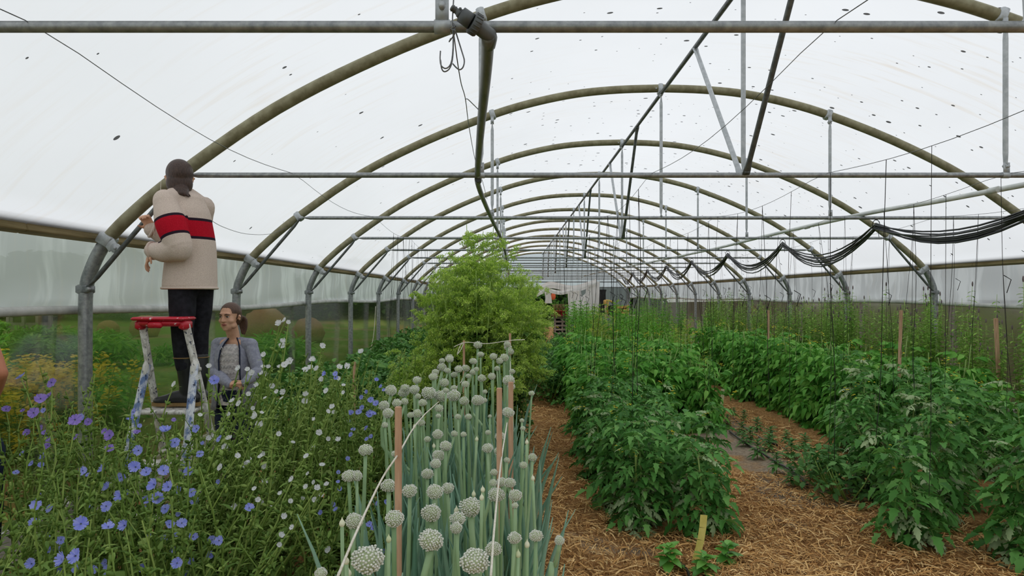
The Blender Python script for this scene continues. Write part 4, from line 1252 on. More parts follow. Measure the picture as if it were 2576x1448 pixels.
# plants stand on a loose grid; every flower belongs to the nearest one
cents = []
for y in np.arange(1.75, 5.0, 0.36):
    for x in np.arange(-2.7, -0.65, 0.36):
        if x / y < -0.86 or x < -2.5 or (x > -1.0 and y < 2.6): continue
        if -2.75 < x < -1.75 and 4.05 < y < 5.2: continue       # the stepladder stands here
        cents.append(Vector((x + rng.uniform(-.1, .1), y + rng.uniform(-.1, .1), 0)))
groups = {i: [] for i in range(len(cents))}
for P, D, kind in flowers:
    lean = 0.30 if kind == 'white' else (0.1 if P.x > -1.3 else 0.0)
    q = Vector((P.x - lean + rng.uniform(-.12, .12), P.y + 0.05, 0))
    i = min(range(len(cents)), key=lambda j: (cents[j] - q).length)
    groups[i].append((P, D, kind))
for i, c in enumerate(cents):
    r = random.Random(900 + i)
    root = empty('chicory_plant', c)
    ms, ml = MB(), MB()
    fl = groups[i]
    kinds = [f[2] for f in fl]
    white = kinds.count('white') > len(kinds) / 2 if kinds else c.x > -1.9 and c.y > 3
    topz = lerp(0.84, 1.22, min(1, max(0, (c.y - 1.7) / 1.8)))
    for P, D, kind in fl:
        chicory_stalk(ms, ml, (r.uniform(-.04, .04), r.uniform(-.04, .04), 0), P - c - Vector((0, 0, D * .15)), r, 0.06, 12)
    for s in range(11):
        a = r.uniform(0, 6.28); q = r.uniform(.08, .3)
        e = Vector((math.cos(a) * q + (0.28 if white else 0.05), math.sin(a) * q, topz * r.uniform(.55, 1.05) * (1 if c.x < -1.0 or white else .8)))
        w = c + e
        if 330 < VPX + w.x / w.y * FPX < 585:          # low growth in front of the stepladder
            e.z = min(e.z, EYE - (1085 - VPY) / FPX * w.y + r.uniform(-.1, .12))
        chicory_stalk(ms, ml, (r.uniform(-.05, .05), r.uniform(-.05, .05), 0), e, r, 0.08, 15)
    for s in range(70):
        a = r.uniform(0, 6.28); q = math.sqrt(r.random()) * 0.27; z = r.uniform(0.03, 0.75) * topz
        ml.put(LAN[r.randrange(3)], (math.cos(a) * q + z * (.2 if white else 0), math.sin(a) * q, z), leaf_rot(r.uniform(0, 6.28), r.uniform(-.4, .9), r.uniform(-.4, .4)), r.uniform(.07, .15) * (1.2 - z))
    o = ms.build('stem', 'chicory_green', root); o['kind'] = 'stuff'
    o = ml.build('foliage', 'chicory_leaf' if not white else 'chicory_green', root); o['kind'] = 'stuff'
    for P, D, kind in fl:
        me = r.choice({'blue': FB, 'violet': FV, 'white': FW}[kind])
        f = link('flower', me, root, P - c)
        f.scale = (D / 2 * (1.35 if kind == 'white' else 1.25),) * 3
        # open flowers turn to the light, tipped a little towards the open side
        f.rotation_euler = (track((r.uniform(-.6, .6), r.uniform(-1.4, -.25), r.uniform(.3, .9))) @ rotz(r.uniform(0, 6))).to_euler()
    if not fl: lab = 'leafy chicory plant in bud, without open flowers'
    elif white and 'blue' in kinds: lab = 'chicory plant with white and a few blue flowers, leaning towards the onions'
    elif white: lab = 'chicory plant with only white flowers, leaning towards the onions'
    elif 'violet' in kinds: lab = 'chicory plant with blue and fading violet flowers, near the film wall'
    else: lab = 'chicory plant with sky-blue flowers only'
    tag(root, lab, 'chicory plant', 'flowering chicory around the stepladder')

# ------------------------------------------------------------------ seedlings, drip lines and young peppers
def rosette_mesh(seed, n, H, size, lw, mat, tiers=4):
    r = random.Random(seed)
    m = MB()
    m.tube([(0, 0, 0), (0.005, 0, H * .5), (0, 0.004, H * .9)], [0.005, 0.004, 0.003], 5, 1)
    lf = [leaflet(1, lw, False, 0.25, d) for d in (0.2, 0.5)]
    for k in range(n):
        t = k / n
        m.put(lf[k % 2], (0, 0, H * (0.25 + 0.7 * t)), leaf_rot(k * 2.4, lerp(-.1, .7, t) + r.uniform(-.2, .2), r.uniform(-.2, .2)), size * lerp(1.0, .55, t) * r.uniform(.8, 1.15))
    return m.mesh('foliage', [mat, 'tomato_stem'])
SEED = [rosette_mesh(700 + k, 34, 0.2, 0.11, 0.2, 'seedling_leaf') for k in range(3)]
def on_ground(px, py):
    Y = EYE * FPX / (py - VPY)
    return ((px - VPX) / FPX * Y, Y, 0.0)
for k, (px, py, s) in enumerate([(1866, 1095, .8), (1830, 1070, .7), (1802, 1048, .75), (1905, 1088, .9), (1887, 1115, .9), (1870, 1125, .85), (1938, 1125, 1.15), (1935, 1140, 1.0), (1978, 1118, .8), (1905, 1155, 1.0), (1990, 1160, 1.1), (2025, 1140, 1.0), (1953, 1190, 1.0), (1990, 1220, .8), (2052, 1210, 1.1), (1872, 1058, .7), (1846, 1048, .6), (2095, 1190, 1.1)]):
    scatter_plant('seedling', SEED[k % 3], on_ground(px, py), rng.uniform(0, 6.28), s * 1.0, 'young dark green seedling beside the drip line on bare soil', 'seedling', 'seedlings along the drip lines')
rope([Vector(on_ground(x, y)) + Vector((0, 0, .025)) for x, y in ((1838, 1050), (1870, 1078), (1910, 1105), (1935, 1118), (1965, 1130), (2000, 1160))], 0.010, 'drip_hose', 'drip_line', 'grey drip line on the soil, on the wood-chip side of the seedlings', 'hose')
rope([Vector(on_ground(x, y)) + Vector((0, 0, .025)) for x, y in ((1835, 1090), (1880, 1123), (1925, 1150), (1960, 1172), (2000, 1195), (2030, 1225))], 0.010, 'drip_hose', 'drip_line', 'grey drip line on the soil, on the tomato row side of the seedlings', 'hose')
rope([Vector(on_ground(x, y)) + Vector((0, 0, .02)) for x, y in ((1705, 1420), (1725, 1436), (1735, 1462), (1742, 1500))], 0.009, 'black_hose', 'drip_line', 'short black drip line beside the yellow plant label', 'hose')
PEP = [rosette_mesh(720 + k, 20, 0.16, 0.12, 0.34, 'pepper_leaf') for k in range(2)]
for k, (px, py, s) in enumerate([(1682, 1432, .95), (1830, 1425, .9), (1775, 1452, .9)]):
    scatter_plant('pepper_plant', PEP[k % 2], on_ground(px, py), rng.uniform(0, 6.28), s, 'young pepper plant with glossy broad leaves by the yellow label', 'pepper plant', 'young pepper plants')
WEED = bush_mesh(730, 160, 0.26, 0.34, 0.3, (0.05, 0.09), 'seedling_leaf')
for px, py in ((2100, 1250), (2060, 1225), (2135, 1270)):
    scatter_plant('leafy_plant', WEED, on_ground(px, py), rng.uniform(0, 6.28), 1.0, 'low loose herb at the end of the drip lines beside the tomatoes', 'plant', 'herbs beside the drip lines')

# ------------------------------------------------------------------ pipes, hooks, wires, hoses
def joint(m, c, d, r, L, mat=0):
    d = Vector(d).normalized(); c = Vector(c)
    m.tube([c - d * L / 2, c - d * L / 2, c + d * L / 2, c + d * L / 2], [r * .9, r, r, r * .9], 12, mat)

# grey water pipe hung under the tie bars, with an elbow, union nut and hose barb at its near end
wp = empty('water_pipe', (0, 0, 0))
elbow = at(1228, 92, 1.98)
pp = [elbow, at(1222, 190, 2.35), at(1209, 330, 3.3), at(1202, 430, 4.4), at(1206, 475, 5.1), at(1238, 553, 7.0), at(1262, 603, 9.5), at(1272, 640, 12.0), at(1276, 668, 16), at(1280, 690, 22)]
m = MB(); m.tube(spline(pp, 60), 0.0195, 12); m.build('pipe', 'pipe_grey', wp)
m = MB(); joint(m, at(1203, 452, 4.62), (0, 1, 0), 0.023, 0.09); m.build('coupling', 'grey_pvc', wp)
m = MB()
e0, e1, e2 = at(1229, 112, 2.05), at(1222, 82, 1.98), at(1196, 62, 1.955)
m.tube(spline([e0, at(1232, 92, 2.0), e1, e2], 10), 0.0225, 12); m.build('elbow', 'grey_pvc', wp)
u1, u2, u3 = at(1205, 67, 1.96), at(1186, 55, 1.95), at(1160, 36, 1.945)
m = MB(); m.tube([u1, u1, u2, u2], [0.026, 0.031, 0.031, 0.027], 20)
d = (u2 - u1); ax = d.normalized()
for k in range(16):
    a = k * PI / 8
    s = Vector((0, 1, 0)).cross(ax).normalized(); w = ax.cross(s)
    o = (s * math.cos(a) + w * math.sin(a)) * 0.031
    m.tube([u1 + d * .1 + o, u1 + d * .9 + o], 0.0024, 4)
m.build('union_nut', 'grey_pvc', wp)
m = MB(); m.tube([u2, u3], [0.0235, 0.0225], 14); m.build('socket', 'grey_pvc', wp)
m = MB(); tip = at(1135, 18, 1.94)
m.tube([u3, u3 + (tip - u3) * .3, u3 + (tip - u3) * .32, u3 + (tip - u3) * .55, u3 + (tip - u3) * .57, u3 + (tip - u3) * .8, u3 + (tip - u3) * .82, tip], [0.015, 0.0125, 0.0105, 0.0085, 0.011, 0.0085, 0.011, 0.0075], 10)
m.tube([at(1158, 30, 1.94), at(1158, 20, 1.93)], 0.004, 6)
m.build('hose_barb', 'grey_pvc', wp)
tag(wp, 'grey water pipe hung under the tie bars, ending in an elbow with hose barb', 'pipe')

# bent wire hooks at the nearest tie bar
hk = empty('wire_hooks', at(1138, 62, 2.0))
o0 = hk.location
def wire_part(px, r=0.0022, name='hook', Y=1.985, n=20):
    m = MB(); m.tube(spline([at(x, y, Y + dy) - o0 for x, y, dy in px], n), r, 5); m.build(name, 'wire', hk)
wire_part([(1141, 0, 0), (1138, 55, 0), (1140, 80, 0), (1139, 130, 0), (1134, 160, 0), (1122, 172, 0), (1110, 165, 0), (1107, 148, 0), (1108, 128, 0)])
wire_part([(1142, 58, .01), (1139, 140, .01), (1132, 170, .01), (1119, 180, .01), (1111, 172, .01), (1108, 150, .01)])
wire_part([(1139, 55, 0), (1148, 85, 0), (1162, 130, 0), (1168, 152, 0), (1165, 168, 0), (1157, 175, 0), (1148, 170, 0), (1139, 160, 0)])
wire_part([(1138, 56, -.01), (1146, 66, -.03), (1134, 72, -.03), (1146, 80, -.03), (1130, 105, 0), (1134, 96, 0)], 0.0018, 'wire_knot')
tag(hk, 'bunch of bent steel wire hooks tied at the nearest tie bar', 'hook')
rope([at(1141, 80, 2.0), at(1150, 150, 2.05), at(1160, 210, 2.3), at(1171, 250, 2.55), at(1180, 320, 3.1), at(1196, 405, 4.3), at(1212, 450, 4.6), at(1225, 500, 5.2)], 0.0018, 'wire', 'wire', 'thin wire hanging slack beside the grey water pipe', 'wire')
rope([at(1171, 250, 2.55), at(1176, 249, 2.6), at(1190, 262, 2.7), at(1206, 278, 2.9)], 0.0018, 'wire', 'wire', 'short wire tie hooked between slack wire and water pipe', 'wire')

# white pipe lying on the tie bars
m = MB()
wpts = [(4.3, 3.3, TIE + 0.04), (4.02, 4.6, TIE + .045), (3.78, 6.0, TIE + .03), (3.66, 7.05, TIE + .04), (3.62, 9.6, TIE + .04), (3.68, 12.0, TIE + .04), (3.6, 14.6, TIE + .035), (3.5, 18, TIE + .04), (3.2, 22, TIE + .03), (3.1, 29, TIE + .03)]
m.tube(spline(wpts, 60), 0.022, 10)
wpipe = tag(m.build('white_pipe', 'pipe_white'), 'long white plastic pipe lying over the tie bars along the tunnel', 'pipe')
for y, x in ((5.4, 3.86), (8.3, 3.63), (11, 3.66)):
    m = MB(); joint(m, (x, y, TIE + .036), (0, 1, 0), 0.026, 0.1); m.build('coupling', 'pipe_white', wpipe)

# bundle of black drip hoses slung from hoop to hoop
hb = empty('hose_bundle', (3.82, 2.0, 0))
peaks = [(3.95, 2.1, EYE + .70), (3.86, 4.57, EYE + .735)] + [(3.82 + 0.02 * k, Y0 + BAY * (2 + k), EYE + .725) for k in range(0, 8)]
for h in range(8):
    r = random.Random(h + 50)
    pts = []
    for (a, b) in zip(peaks[:-1], peaks[1:]):
        sag = (0.17 if a[1] < 6 else 0.23) + 0.017 * h + r.uniform(-.02, .02)
        sw = r.uniform(-.03, .03)
        for k in range(10):
            t = k / 10
            s = math.sin(PI * t) ** 0.9
            pin = (1 - s)
            pts.append((lerp(a[0], b[0], t) + sw * s + (h - 3.5) * 0.006 * pin - 3.82, lerp(a[1], b[1], t) - 2.0, lerp(a[2], b[2], t) - sag * s + ((h * 5) % 8 - 3.5) * 0.008))
    m = MB(); m.tube(pts, 0.0085, 6); m.build('hose', 'black_hose', hb)
for (x, y, z) in peaks:
    m = MB()
    m.tube([(x - 3.82 + 0.04 * math.cos(a), y - 2.0, z + 0.012 + 0.055 * math.sin(a)) for a in np.linspace(0, 2 * PI, 11)[:-1]], 0.004, 4, closed=True)
    m.tube([(x - 3.82, y - 2.0, z + .06), (x - 3.82, y - 2.0, TIE - 0.01)], 0.003, 4)
    m.tube([(x - 3.80, y - 2.0, z - .04), (x - 3.79, y - 2.0, z - .12)], 0.003, 4)
    m.build('hose_tie', 'dark_twine', hb)
tag(hb, 'bundle of black drip hoses slung in loops from hoop to hoop', 'hoses')

# support wires along the tunnel and the strings hanging from them
WIRES = [(-1.46, -2.0, 24), (0.95, -1.0, 24), (2.12, 2.0, 24), (3.35, 4.0, 24), (4.45, 4.5, 20), (1.6, 9.0, 24)]
wire_lab = {-1.46: 'thin support wire stretched over the tie bars above the chicory', 0.95: 'thin support wire above the straw path, carrying black strings', 2.12: 'thin support wire above the seedling bed, carrying long black strings',
            3.35: 'thin support wire above the right-hand tomatoes, beside the white pipe', 4.45: 'thin support wire nearest the right wall film', 1.6: 'thin support wire over the far tomato rows'}
def wire_z(y):
    ph = ((y - Y0) / BAY) % 1.0
    return TIE + 0.017 - 0.07 * math.sin(PI * ph)
for x, y0, y1 in WIRES:
    m = MB(); m.tube([(x + 0.015 * math.sin(y), y, wire_z(y)) for y in np.arange(y0, y1, 0.25)], 0.0018, 4)
    tag(m.build('support_wire', 'wire'), wire_lab[x], 'wire', 'support wires')
rope([at(518, 545, 4.6), at(560, 570, 5.0), at(620, 588, 5.8), at(680, 588, 6.6), at(722, 572, 7.0)], 0.002, 'wire', 'wire', 'slack wire looping from the person on the ladder to the next hoop', 'wire')

def hang_string(x, y, zb, label, seed):
    r = random.Random(seed)
    m = MB()
    zt = wire_z(y)
    for s in range(r.choice((1, 2, 2))):
        dx, dy = r.gauss(0, .09), r.gauss(0, .09)
        b = (dx, dy, zb + r.uniform(-.1, .1))
        m.tube(spline([(0, 0, zt), (dx * .35 + r.uniform(-.02, .02), dy * .3, lerp(zt, zb, .4)), (dx * .7 + r.uniform(-.02, .02), dy * .7, lerp(zt, zb, .75)), b], 9), r.uniform(.0014, .0024) * (1 if y < 9 else .75), 4)
    if r.random() < .25:
        c = (0.02, 0, lerp(zt, zb, .45))
        m.tube([c, (c[0] + .05, 0, c[2] - .03), (c[0] + .02, 0, c[2] - .12)], 0.003, 4)
    o = m.build('string', 'dark_twine'); o.location = (x, y, 0)
    return tag(o, label, 'string', 'black strings hanging from the wires')
sid = 0
for wx, ya, yb, step, zb, lab in [(0.95, 5.0, 15, 0.6, 0.75, 'black string hanging from the wire over the straw path'), (1.6, 9.2, 15, 0.9, 0.85, 'black string hanging over the far tomato row'),
                                  (2.12, 3.4, 16, 0.44, 0.7, 'long black string hanging over the seedling bed'), (3.35, 4.6, 18, 0.5, 0.9, 'black string hanging into the right-hand tomatoes'),
                                  (4.45, 5.2, 14, 0.6, 1.0, 'black string hanging near the right wall film'), (-1.46, 8.2, 16, 0.34, 1.2, 'black string hanging on the left side beyond the seeding bush')]:
    y = ya
    while y < yb:
        sid += 1
        hang_string(wx + 0.015 * math.sin(y), y, zb + rng.uniform(-.15, .1), lab, 3000 + sid)
        y += step * rng.uniform(.6, 1.5)
rope([at(945, 770, 13.0), at(940, 840, 12.9), at(930, 890, 12.8)], 0.006, 'pale_twine', 'twine', 'pale rope tied to the far left post', 'twine')

# ------------------------------------------------------------------ stepladder
def ladder_paint():
    for nm, base, splat in (('ladder_white', srgb(176, 172, 164), srgb(226, 224, 218)), ('ladder_blue', srgb(96, 118, 158), srgb(206, 210, 214))):
        t = NT(nm)
        o = t.tex()
        n1 = t.noise(t.mapping(o, (30, 30, 12)), 1.0, 4, 0.65)
        n2 = t.noise(t.mapping(o, (55, 55, 30), (4, 2, 1)), 1.0, 3)
        col = t.mix(t.ramp(n1, [(0.42, 0.0), (0.56, 1.0)]), base, splat)
        col = t.mix(t.ramp(n2, [(0.60, 0.0), (0.66, 1.0)]), col, srgb(48, 56, 76))
        M[nm] = t.done(t.bsdf(col, 0.6, 0, 0.35, n1, 0.3, 0.004))
    t = NT('ladder_red')
    o = t.tex()
    n1 = t.noise(t.mapping(o, (34, 34, 34)), 1.0, 4, 0.7)
    col = t.mix(t.ramp(n1, [(0.60, 0.0), (0.66, 1.0)]), srgb(196, 30, 52), srgb(232, 206, 206))
    M['ladder_red'] = t.done(t.bsdf(col, 0.35, 0, 0.5))
ladder_paint()
LX, LY = -2.165, 4.30
ld = empty('stepladder', (LX, LY, 0))
m = MB()
m.box((0.0, -0.115, 1.475), (0.33, 0.17, 0.022), bevel=0.009)
m.box((0.0, -0.115, 1.448), (0.27, 0.13, 0.04), bevel=0.014)
m.box((-0.02, -0.18, 1.438), (0.09, 0.03, 0.04), bevel=0.01)
for sx in (-1, 1): m.box((sx * 0.135, -0.115, 1.436), (0.045, 0.11, 0.06), bevel=0.012)
m.build('top_cap', 'ladder_red', ld)
rear, front = [], []
for sx in (-1, 1):
    a, b = Vector((sx * 0.135, -0.11, 1.44)), Vector((sx * 0.20, 0.42, 0.0))
    m = MB(); m.tube([a, b], [(0.016, 0.026)] * 2, 8, up=(1, 0, 0)); m.build('rear_rail', 'ladder_white', ld); rear.append((a, b))
    a, b = Vector((sx * 0.150, -0.03, 1.18)), Vector((sx * 0.215, -0.40, 0.0))
    m = MB(); m.tube([a, b], [(0.016, 0.027)] * 2, 8, up=(1, 0, 0)); m.build('front_rail', 'ladder_blue', ld); front.append((a, b))
    m = MB(); m.ball((sx * 0.150, -0.02, 1.15), (0.024, 0.05, 0.07), 12, 8); m.tube([(sx * 0.12, -0.015, 1.15), (sx * 0.183, -0.015, 1.15)], 0.014, 8)
    m.build('hinge', 'ladder_white', ld)
    m = MB(); m.box((sx * 0.215, -0.40, 0.02), (0.045, 0.06, 0.04), bevel=.006); m.build('foot', 'black_plastic', ld)
    m = MB(); m.box((sx * 0.20, 0.42, 0.02), (0.045, 0.06, 0.04), bevel=.006); m.build('foot', 'black_plastic', ld)
for z in (0.28, 0.585, 0.89):
    for rails in (front, rear):
        (a, b), (c, d) = rails
        t = (a.z - z) / (a.z - b.z)
        p, q = a + (b - a) * t, c + (d - c) * t
        m = MB(); m.box((p + q) / 2 + Vector((0, 0.06 if rails is front else 0.0, 0)), ((q - p).x, 0.12, 0.026), bevel=0.006); m.build('step', 'ladder_white', ld)
tag(ld, 'paint-splattered stepladder with red plastic top, standing in the chicory', 'stepladder')

# ------------------------------------------------------------------ far end of the tunnel
def cloth_strip(name, pts, w, label, sag_n=30, parent=None):
    """hanging cloth: strip along pts with folds, vertical width w"""
    path = spline(pts, sag_n)
    grid = []
    for k, p in enumerate(path):
        row = []
        for j in range(9):
            row.append((p[0], p[1] + 0.14 - 0.34 * math.sin(PI * j / 10) + 0.02 * math.sin(j * 1.9 + k * .3), p[2] - w * (j / 8) ** 1.3))
        grid.append(row)
    m = MB()
    nj = 9
    m.add([p for r_ in grid for p in r_], [(i * nj + j, i * nj + j + 1, (i + 1) * nj + j + 1, (i + 1) * nj + j) for i in range(len(grid) - 1) for j in range(nj - 1)])
    return m.build(name, 'white_cloth', parent)
def cloth_drop(x0, x1, Y, zt, zb, parent, folds=8, seed=0, zt2=None):
    r = random.Random(seed)
    m = MB(); ni = folds * 4 + 1; nj = 8
    vs = []
    for i in range(ni):
        t = i / (ni - 1)
        top = lerp(zt, zt2 if zt2 else zt, t)
        for j in range(nj):
            u = j / (nj - 1)
            vs.append((lerp(x0, x1, t) + 0.03 * math.sin(t * folds * 3 + u * 2), Y + 0.07 * math.sin(t * folds * 2 * PI / 2) * (0.5 + u), lerp(top, zb, u)))
    m.add(vs, [(i * nj + j, i * nj + j + 1, (i + 1) * nj + j + 1, (i + 1) * nj + j) for i in range(ni - 1) for j in range(nj - 1)])
    return m.build('drop', 'white_cloth', parent)
CY = 22.1
wc = empty('white_sheet', (0, 0, 0))
cloth_strip('swag', [at(1352, 722, CY), at(1385, 708, CY), at(1440, 718, CY), at(1480, 708, CY), at(1500, 702, CY)], 0.22, '', parent=wc)
cloth_strip('swag', [at(1350, 735, CY - .5), at(1375, 725, CY - .5), at(1410, 730, CY - .5), at(1440, 724, CY - .5)], 0.14, '', parent=wc)
p, q = at(1478, 715, CY), at(1506, 708, CY)
cloth_drop(p.x, q.x, CY - .1, q.z, 0.85, wc, 7, 1)
p, q = at(1426, 732, CY), at(1462, 730, CY)
cloth_drop(p.x, q.x, CY - .25, p.z, 0.95, wc, 6, 2)
p, q = at(1455, 770, CY), at(1482, 715, CY)
cloth_drop(p.x, q.x, CY - .15, p.z + .1, 0.8, wc, 5, 3, q.z)
cloth_drop(at(1368, 0, CY).x, at(1384, 0, CY).x, CY - .5, at(0, 735, CY).z, at(0, 762, CY).z, wc, 4, 4)
tag(wc, 'white sheet draped over the far tie bars like a curtain', 'sheet')

def crate_stack():
    Y = 19.0
    b = at(1411, 795, Y); w = 30 * Y / FPX
    root = empty('pallet_rack', (b.x, Y, 0))
    H = b.z
    for x in (-w / 2, w * .12, w / 2):
        MB().box((x, 0, H / 2), (0.05, 0.09, H)).build('upright', 'pallet_wood', root, False)
    n = 9
    for k in range(n):
        MB().box((0, -0.055, 0.1 + (H - .14) * k / (n - 1)), (w + .05, 0.022, 0.05)).build('slat', 'pallet_wood', root, False)
    MB().box((0, 0.05, H / 2), (w, 0.02, H - .05)).build('shade_board', 'dark_panel', root, False)  # dark board added as the shade behind the slats
    tag(root, 'grey wooden pallet standing upright under the tray of red pots', 'pallet')
    tray = empty('pot_tray', (b.x - .03, Y, H))
    MB().box((0, 0, 0.02), (w + .12, 0.4, 0.04)).build('tray', 'maroon_paint', tray, False)
    tag(tray, 'dark red tray on top of the upright pallet, holding small pots', 'tray')
    for k in range(4):
        for j in range(2):
            rt = empty('flower_pot', (b.x - .03 - w * .4 + k * w * .28, Y - .1 + j * .18, H + 0.04))
            MB().tube([(0, 0, 0), (0, 0, .1), (0, 0, .1), (0, 0, .12)], [0.032, 0.045, 0.05, 0.05], 10).build('pot', 'red_pot' if k == 2 else 'terracotta', rt)
            m = MB()
            for q in range(10):
                a = q * 2.4
                m.tube([(0, 0, .1), (math.cos(a) * .05, math.sin(a) * .05, .22 + .04 * (q % 3)), (math.cos(a) * .09, math.sin(a) * .09, .3)], [.004, .003, .001], 3)
            m.build('stems', 'dry_stem', rt)
            tag(rt, 'bright red flower pot with dry stems on the tray' if k == 2 else 'small terracotta flower pot with dry stems on the tray', 'flower pot', 'pots on the tray')
crate_stack()
# boxes, frame and crates in the far right corner
def box_thing(name, px0, py0, px1, py1, Y, mat, label, cat, depth=0.4, ribs=0):
    a, b = at(px0, py1, Y), at(px1, py0, Y)
    w, h = b.x - a.x, b.z - max(0, a.z)
    root = empty(name, ((a.x + b.x) / 2, Y, max(0, a.z)))
    MB().box((0, 0, h / 2), (w, depth, h), bevel=0.02).build('body', mat, root, False)
    MB().box((0, 0, h - .02), (w + .04, depth + .04, 0.05), bevel=.01).build('rim', mat, root, False)
    for k in range(ribs):
        MB().box((-w / 2 + w * (k + .5) / ribs, -depth / 2 - .01, h / 2), (0.025, 0.02, h * .85)).build('rib', mat, root, False)
    return tag(root, label, cat)
t = empty('bench', (at(1540, 0, 23).x, 23.2, 0))
MB().box((0, 0, 0.9), (2.6, 0.8, 0.05)).build('bench_top', 'pallet_wood', t, False)
for sx in (-1, 1):
    for sy in (-1, 1): MB().box((sx * 1.2, sy * .33, .44), (.07, .07, .88)).build('leg', 'pallet_wood', t, False)
tag(t, 'wooden bench behind the plants, carrying black crates', 'bench')
for nm, x0, y0, x1, y1, lab, rb in (('black_crate', 1507, 732, 1522, 797, 'tall black plastic crate beside the white sheet', 4), ('black_crate', 1530, 734, 1548, 760, 'square black plastic crate with a flat front', 3)):
    a = at(x0, y1, 23)
    o = box_thing(nm, x0, y0, x1, y1, 23.0, 'black_plastic', lab, 'crate', 0.4, rb)
    o.location.z = 0.925
    for ch in o.children:
        ch.scale.z = 1.0
ym = empty('yellow_machine', at(1528, 830, 21.5)); ym.location.z = 0
base = ym.location.copy()
def ypart(name, px, r, mat='yellow_paint'):
    m = MB(); m.tube([at(x, y, 21.5) - base for x, y in px], r, 8); m.build(name, mat, ym)
m = MB(); c = at(1522, 760, 21.5) - base; m.box(c, (.09, .12, .16), bevel=.02); m.build('head', 'yellow_paint', ym)
m = MB(); m.tube([(0, 0, 0), at(1522, 760, 21.5) - base], 0.022, 8); m.build('handle', 'stake_wood', ym)
ypart('arm', [(1524, 755), (1534, 756), (1545, 762)], 0.03)
ypart('arm', [(1530, 757), (1527, 775), (1529, 790)], 0.026)
tag(ym, 'yellow hand tool with a long wooden handle near the black crates', 'tool')
yc = empty('yellow_crate', at(1563, 770, 23.4)); yc.location.z = 0.945
for k in range(3):
    MB().box((0.02, -.2, .05 + .11 * k), (.42, .02, .075), Matrix.Rotation(-.09, 4, 'Y')).build('slat', 'yellow_paint', yc, False)
for sx in (-1, 1): MB().box((sx * .2, -.18, .17), (.035, .03, .34)).build('corner_post', 'yellow_paint', yc, False)
MB().box((0, 0, .15), (.4, .34, .3)).build('body', 'maroon_paint', yc, False)
tag(yc, 'yellow slatted crate with dark red contents on the bench', 'crate')
box_thing('dark_cabinet', 1578, 768, 1592, 800, 24, 'dark_panel', 'dark cabinet beside the yellow crate in the far corner', 'cabinet', .5, 2).location.z = 0
oc = MB(); p = at(1392, 745, 26)
oc.ball((0, 0, 0), (.09, .06, .14), 10, 8); oc.ball((0.02, 0, .12), (.06, .05, .07), 8, 6)
o = oc.build('orange_cloth', 'orange_cloth'); o.location = p
tag(o, 'orange cloth hanging in the far doorway by the white sheet', 'cloth')
m = MB(); m.tube([p + Vector((0, 0, .18)), Vector((p.x, p.y, TIE))], .004, 4); m.build('cord', 'dark_twine').parent = o
o.children[0].location = (-p.x, -p.y, -p.z)
tie_y = Y0 + BAY * 10

# ------------------------------------------------------------------ outside the tunnel
def mustard_mesh(seed):
    r = random.Random(seed); m = MB()
    lf = leaflet(1, .25, True, .3, .4)
    for s in range(9):
        a = r.uniform(0, 6.28); d = r.uniform(.05, .28); h = r.uniform(.6, 1.0)
        top = (math.cos(a) * d, math.sin(a) * d, h)
        pts = spline([(0, 0, 0), (top[0] * .5, top[1] * .5, h * .5), top], 8)
        m.tube(pts[::2], [.006, .005, .004, .003, .002], 4, 1)
        for k in range(16):
            m.put(lf, pts[r.randint(1, 7)], leaf_rot(r.uniform(0, 6.28), r.uniform(-.2, .8), 0), r.uniform(.05, .12), np.full(len(lf[2]), 1))
        for k in range(44):
            p = pts[8] + np.array([r.gauss(0, .035), r.gauss(0, .035), r.uniform(-.14, .03)])
            e = r.uniform(.014, .026); q = r.uniform(0, 6)
            u = np.array([math.cos(q), math.sin(q), .3]) * e; v = np.array([-math.sin(q), math.cos(q), .3]) * e
            m.add([p - u, p + v, p + u, p - v], [(0, 1, 2, 3)], 0)
    return m.mesh('foliage', ['yellow_bloom', 'mint_leaf'])
MUS = [mustard_mesh(800 + k) for k in range(3)]
for k in range(26):
    y = rng.uniform(5.2, 7.6); x = rng.uniform(-5.4, -3.7) - (y - 5.2) * .25
    scatter_plant('mustard_plant', MUS[k % 3], (x, y, -.05), rng.uniform(0, 6.28), rng.uniform(.85, 1.1), 'yellow-flowering mustard plant outside the clear left skirt', 'mustard plant', 'mustard outside the film')
TUFT = bush_mesh(820, 500, 0.8, 0.6, 0.1, (0.15, 0.4), 'feather_green')
for k in range(60):
    y = rng.uniform(6, 26); x = -3.9 - rng.random() ** 1.4 * 16
    if x / y < -0.95 or x > -4.7 or y > 21: continue
    scatter_plant('grass_tuft', TUFT, (x, y, field_z(x, y)), rng.uniform(0, 6.28), rng.uniform(.5, 1.1), 'tuft of rough green grass in the field outside', 'grass tuft', 'grass tufts in the field')
HEDGE = [bush_mesh(830 + k, 1500, 1.5, 2.6, 0.35, (0.18, 0.4), 'hedge_leaf') for k in range(2)]
for k in range(34):
    t = k / 33
    x, y = lerp(-30, -9, t) + rng.uniform(-1, 1), lerp(24, 46, t) + rng.uniform(-1, 1)
    scatter_plant('hedge_bush', HEDGE[k % 2], (x, y, field_z(x, y) - .1), rng.uniform(0, 6.28), rng.uniform(.9, 1.5), 'dark green bush in the hedge beyond the field', 'bush', 'bushes of the far hedge')
for k in range(14):
    x, y = lerp(-6, 9, k / 13), 46 + rng.uniform(-2, 2)
    scatter_plant('hedge_bush', HEDGE[k % 2], (x, y, -.1), rng.uniform(0, 6.28), rng.uniform(.9, 1.3), 'dark green bush beyond the far doorway of the tunnel', 'bush', 'bushes beyond the far door')
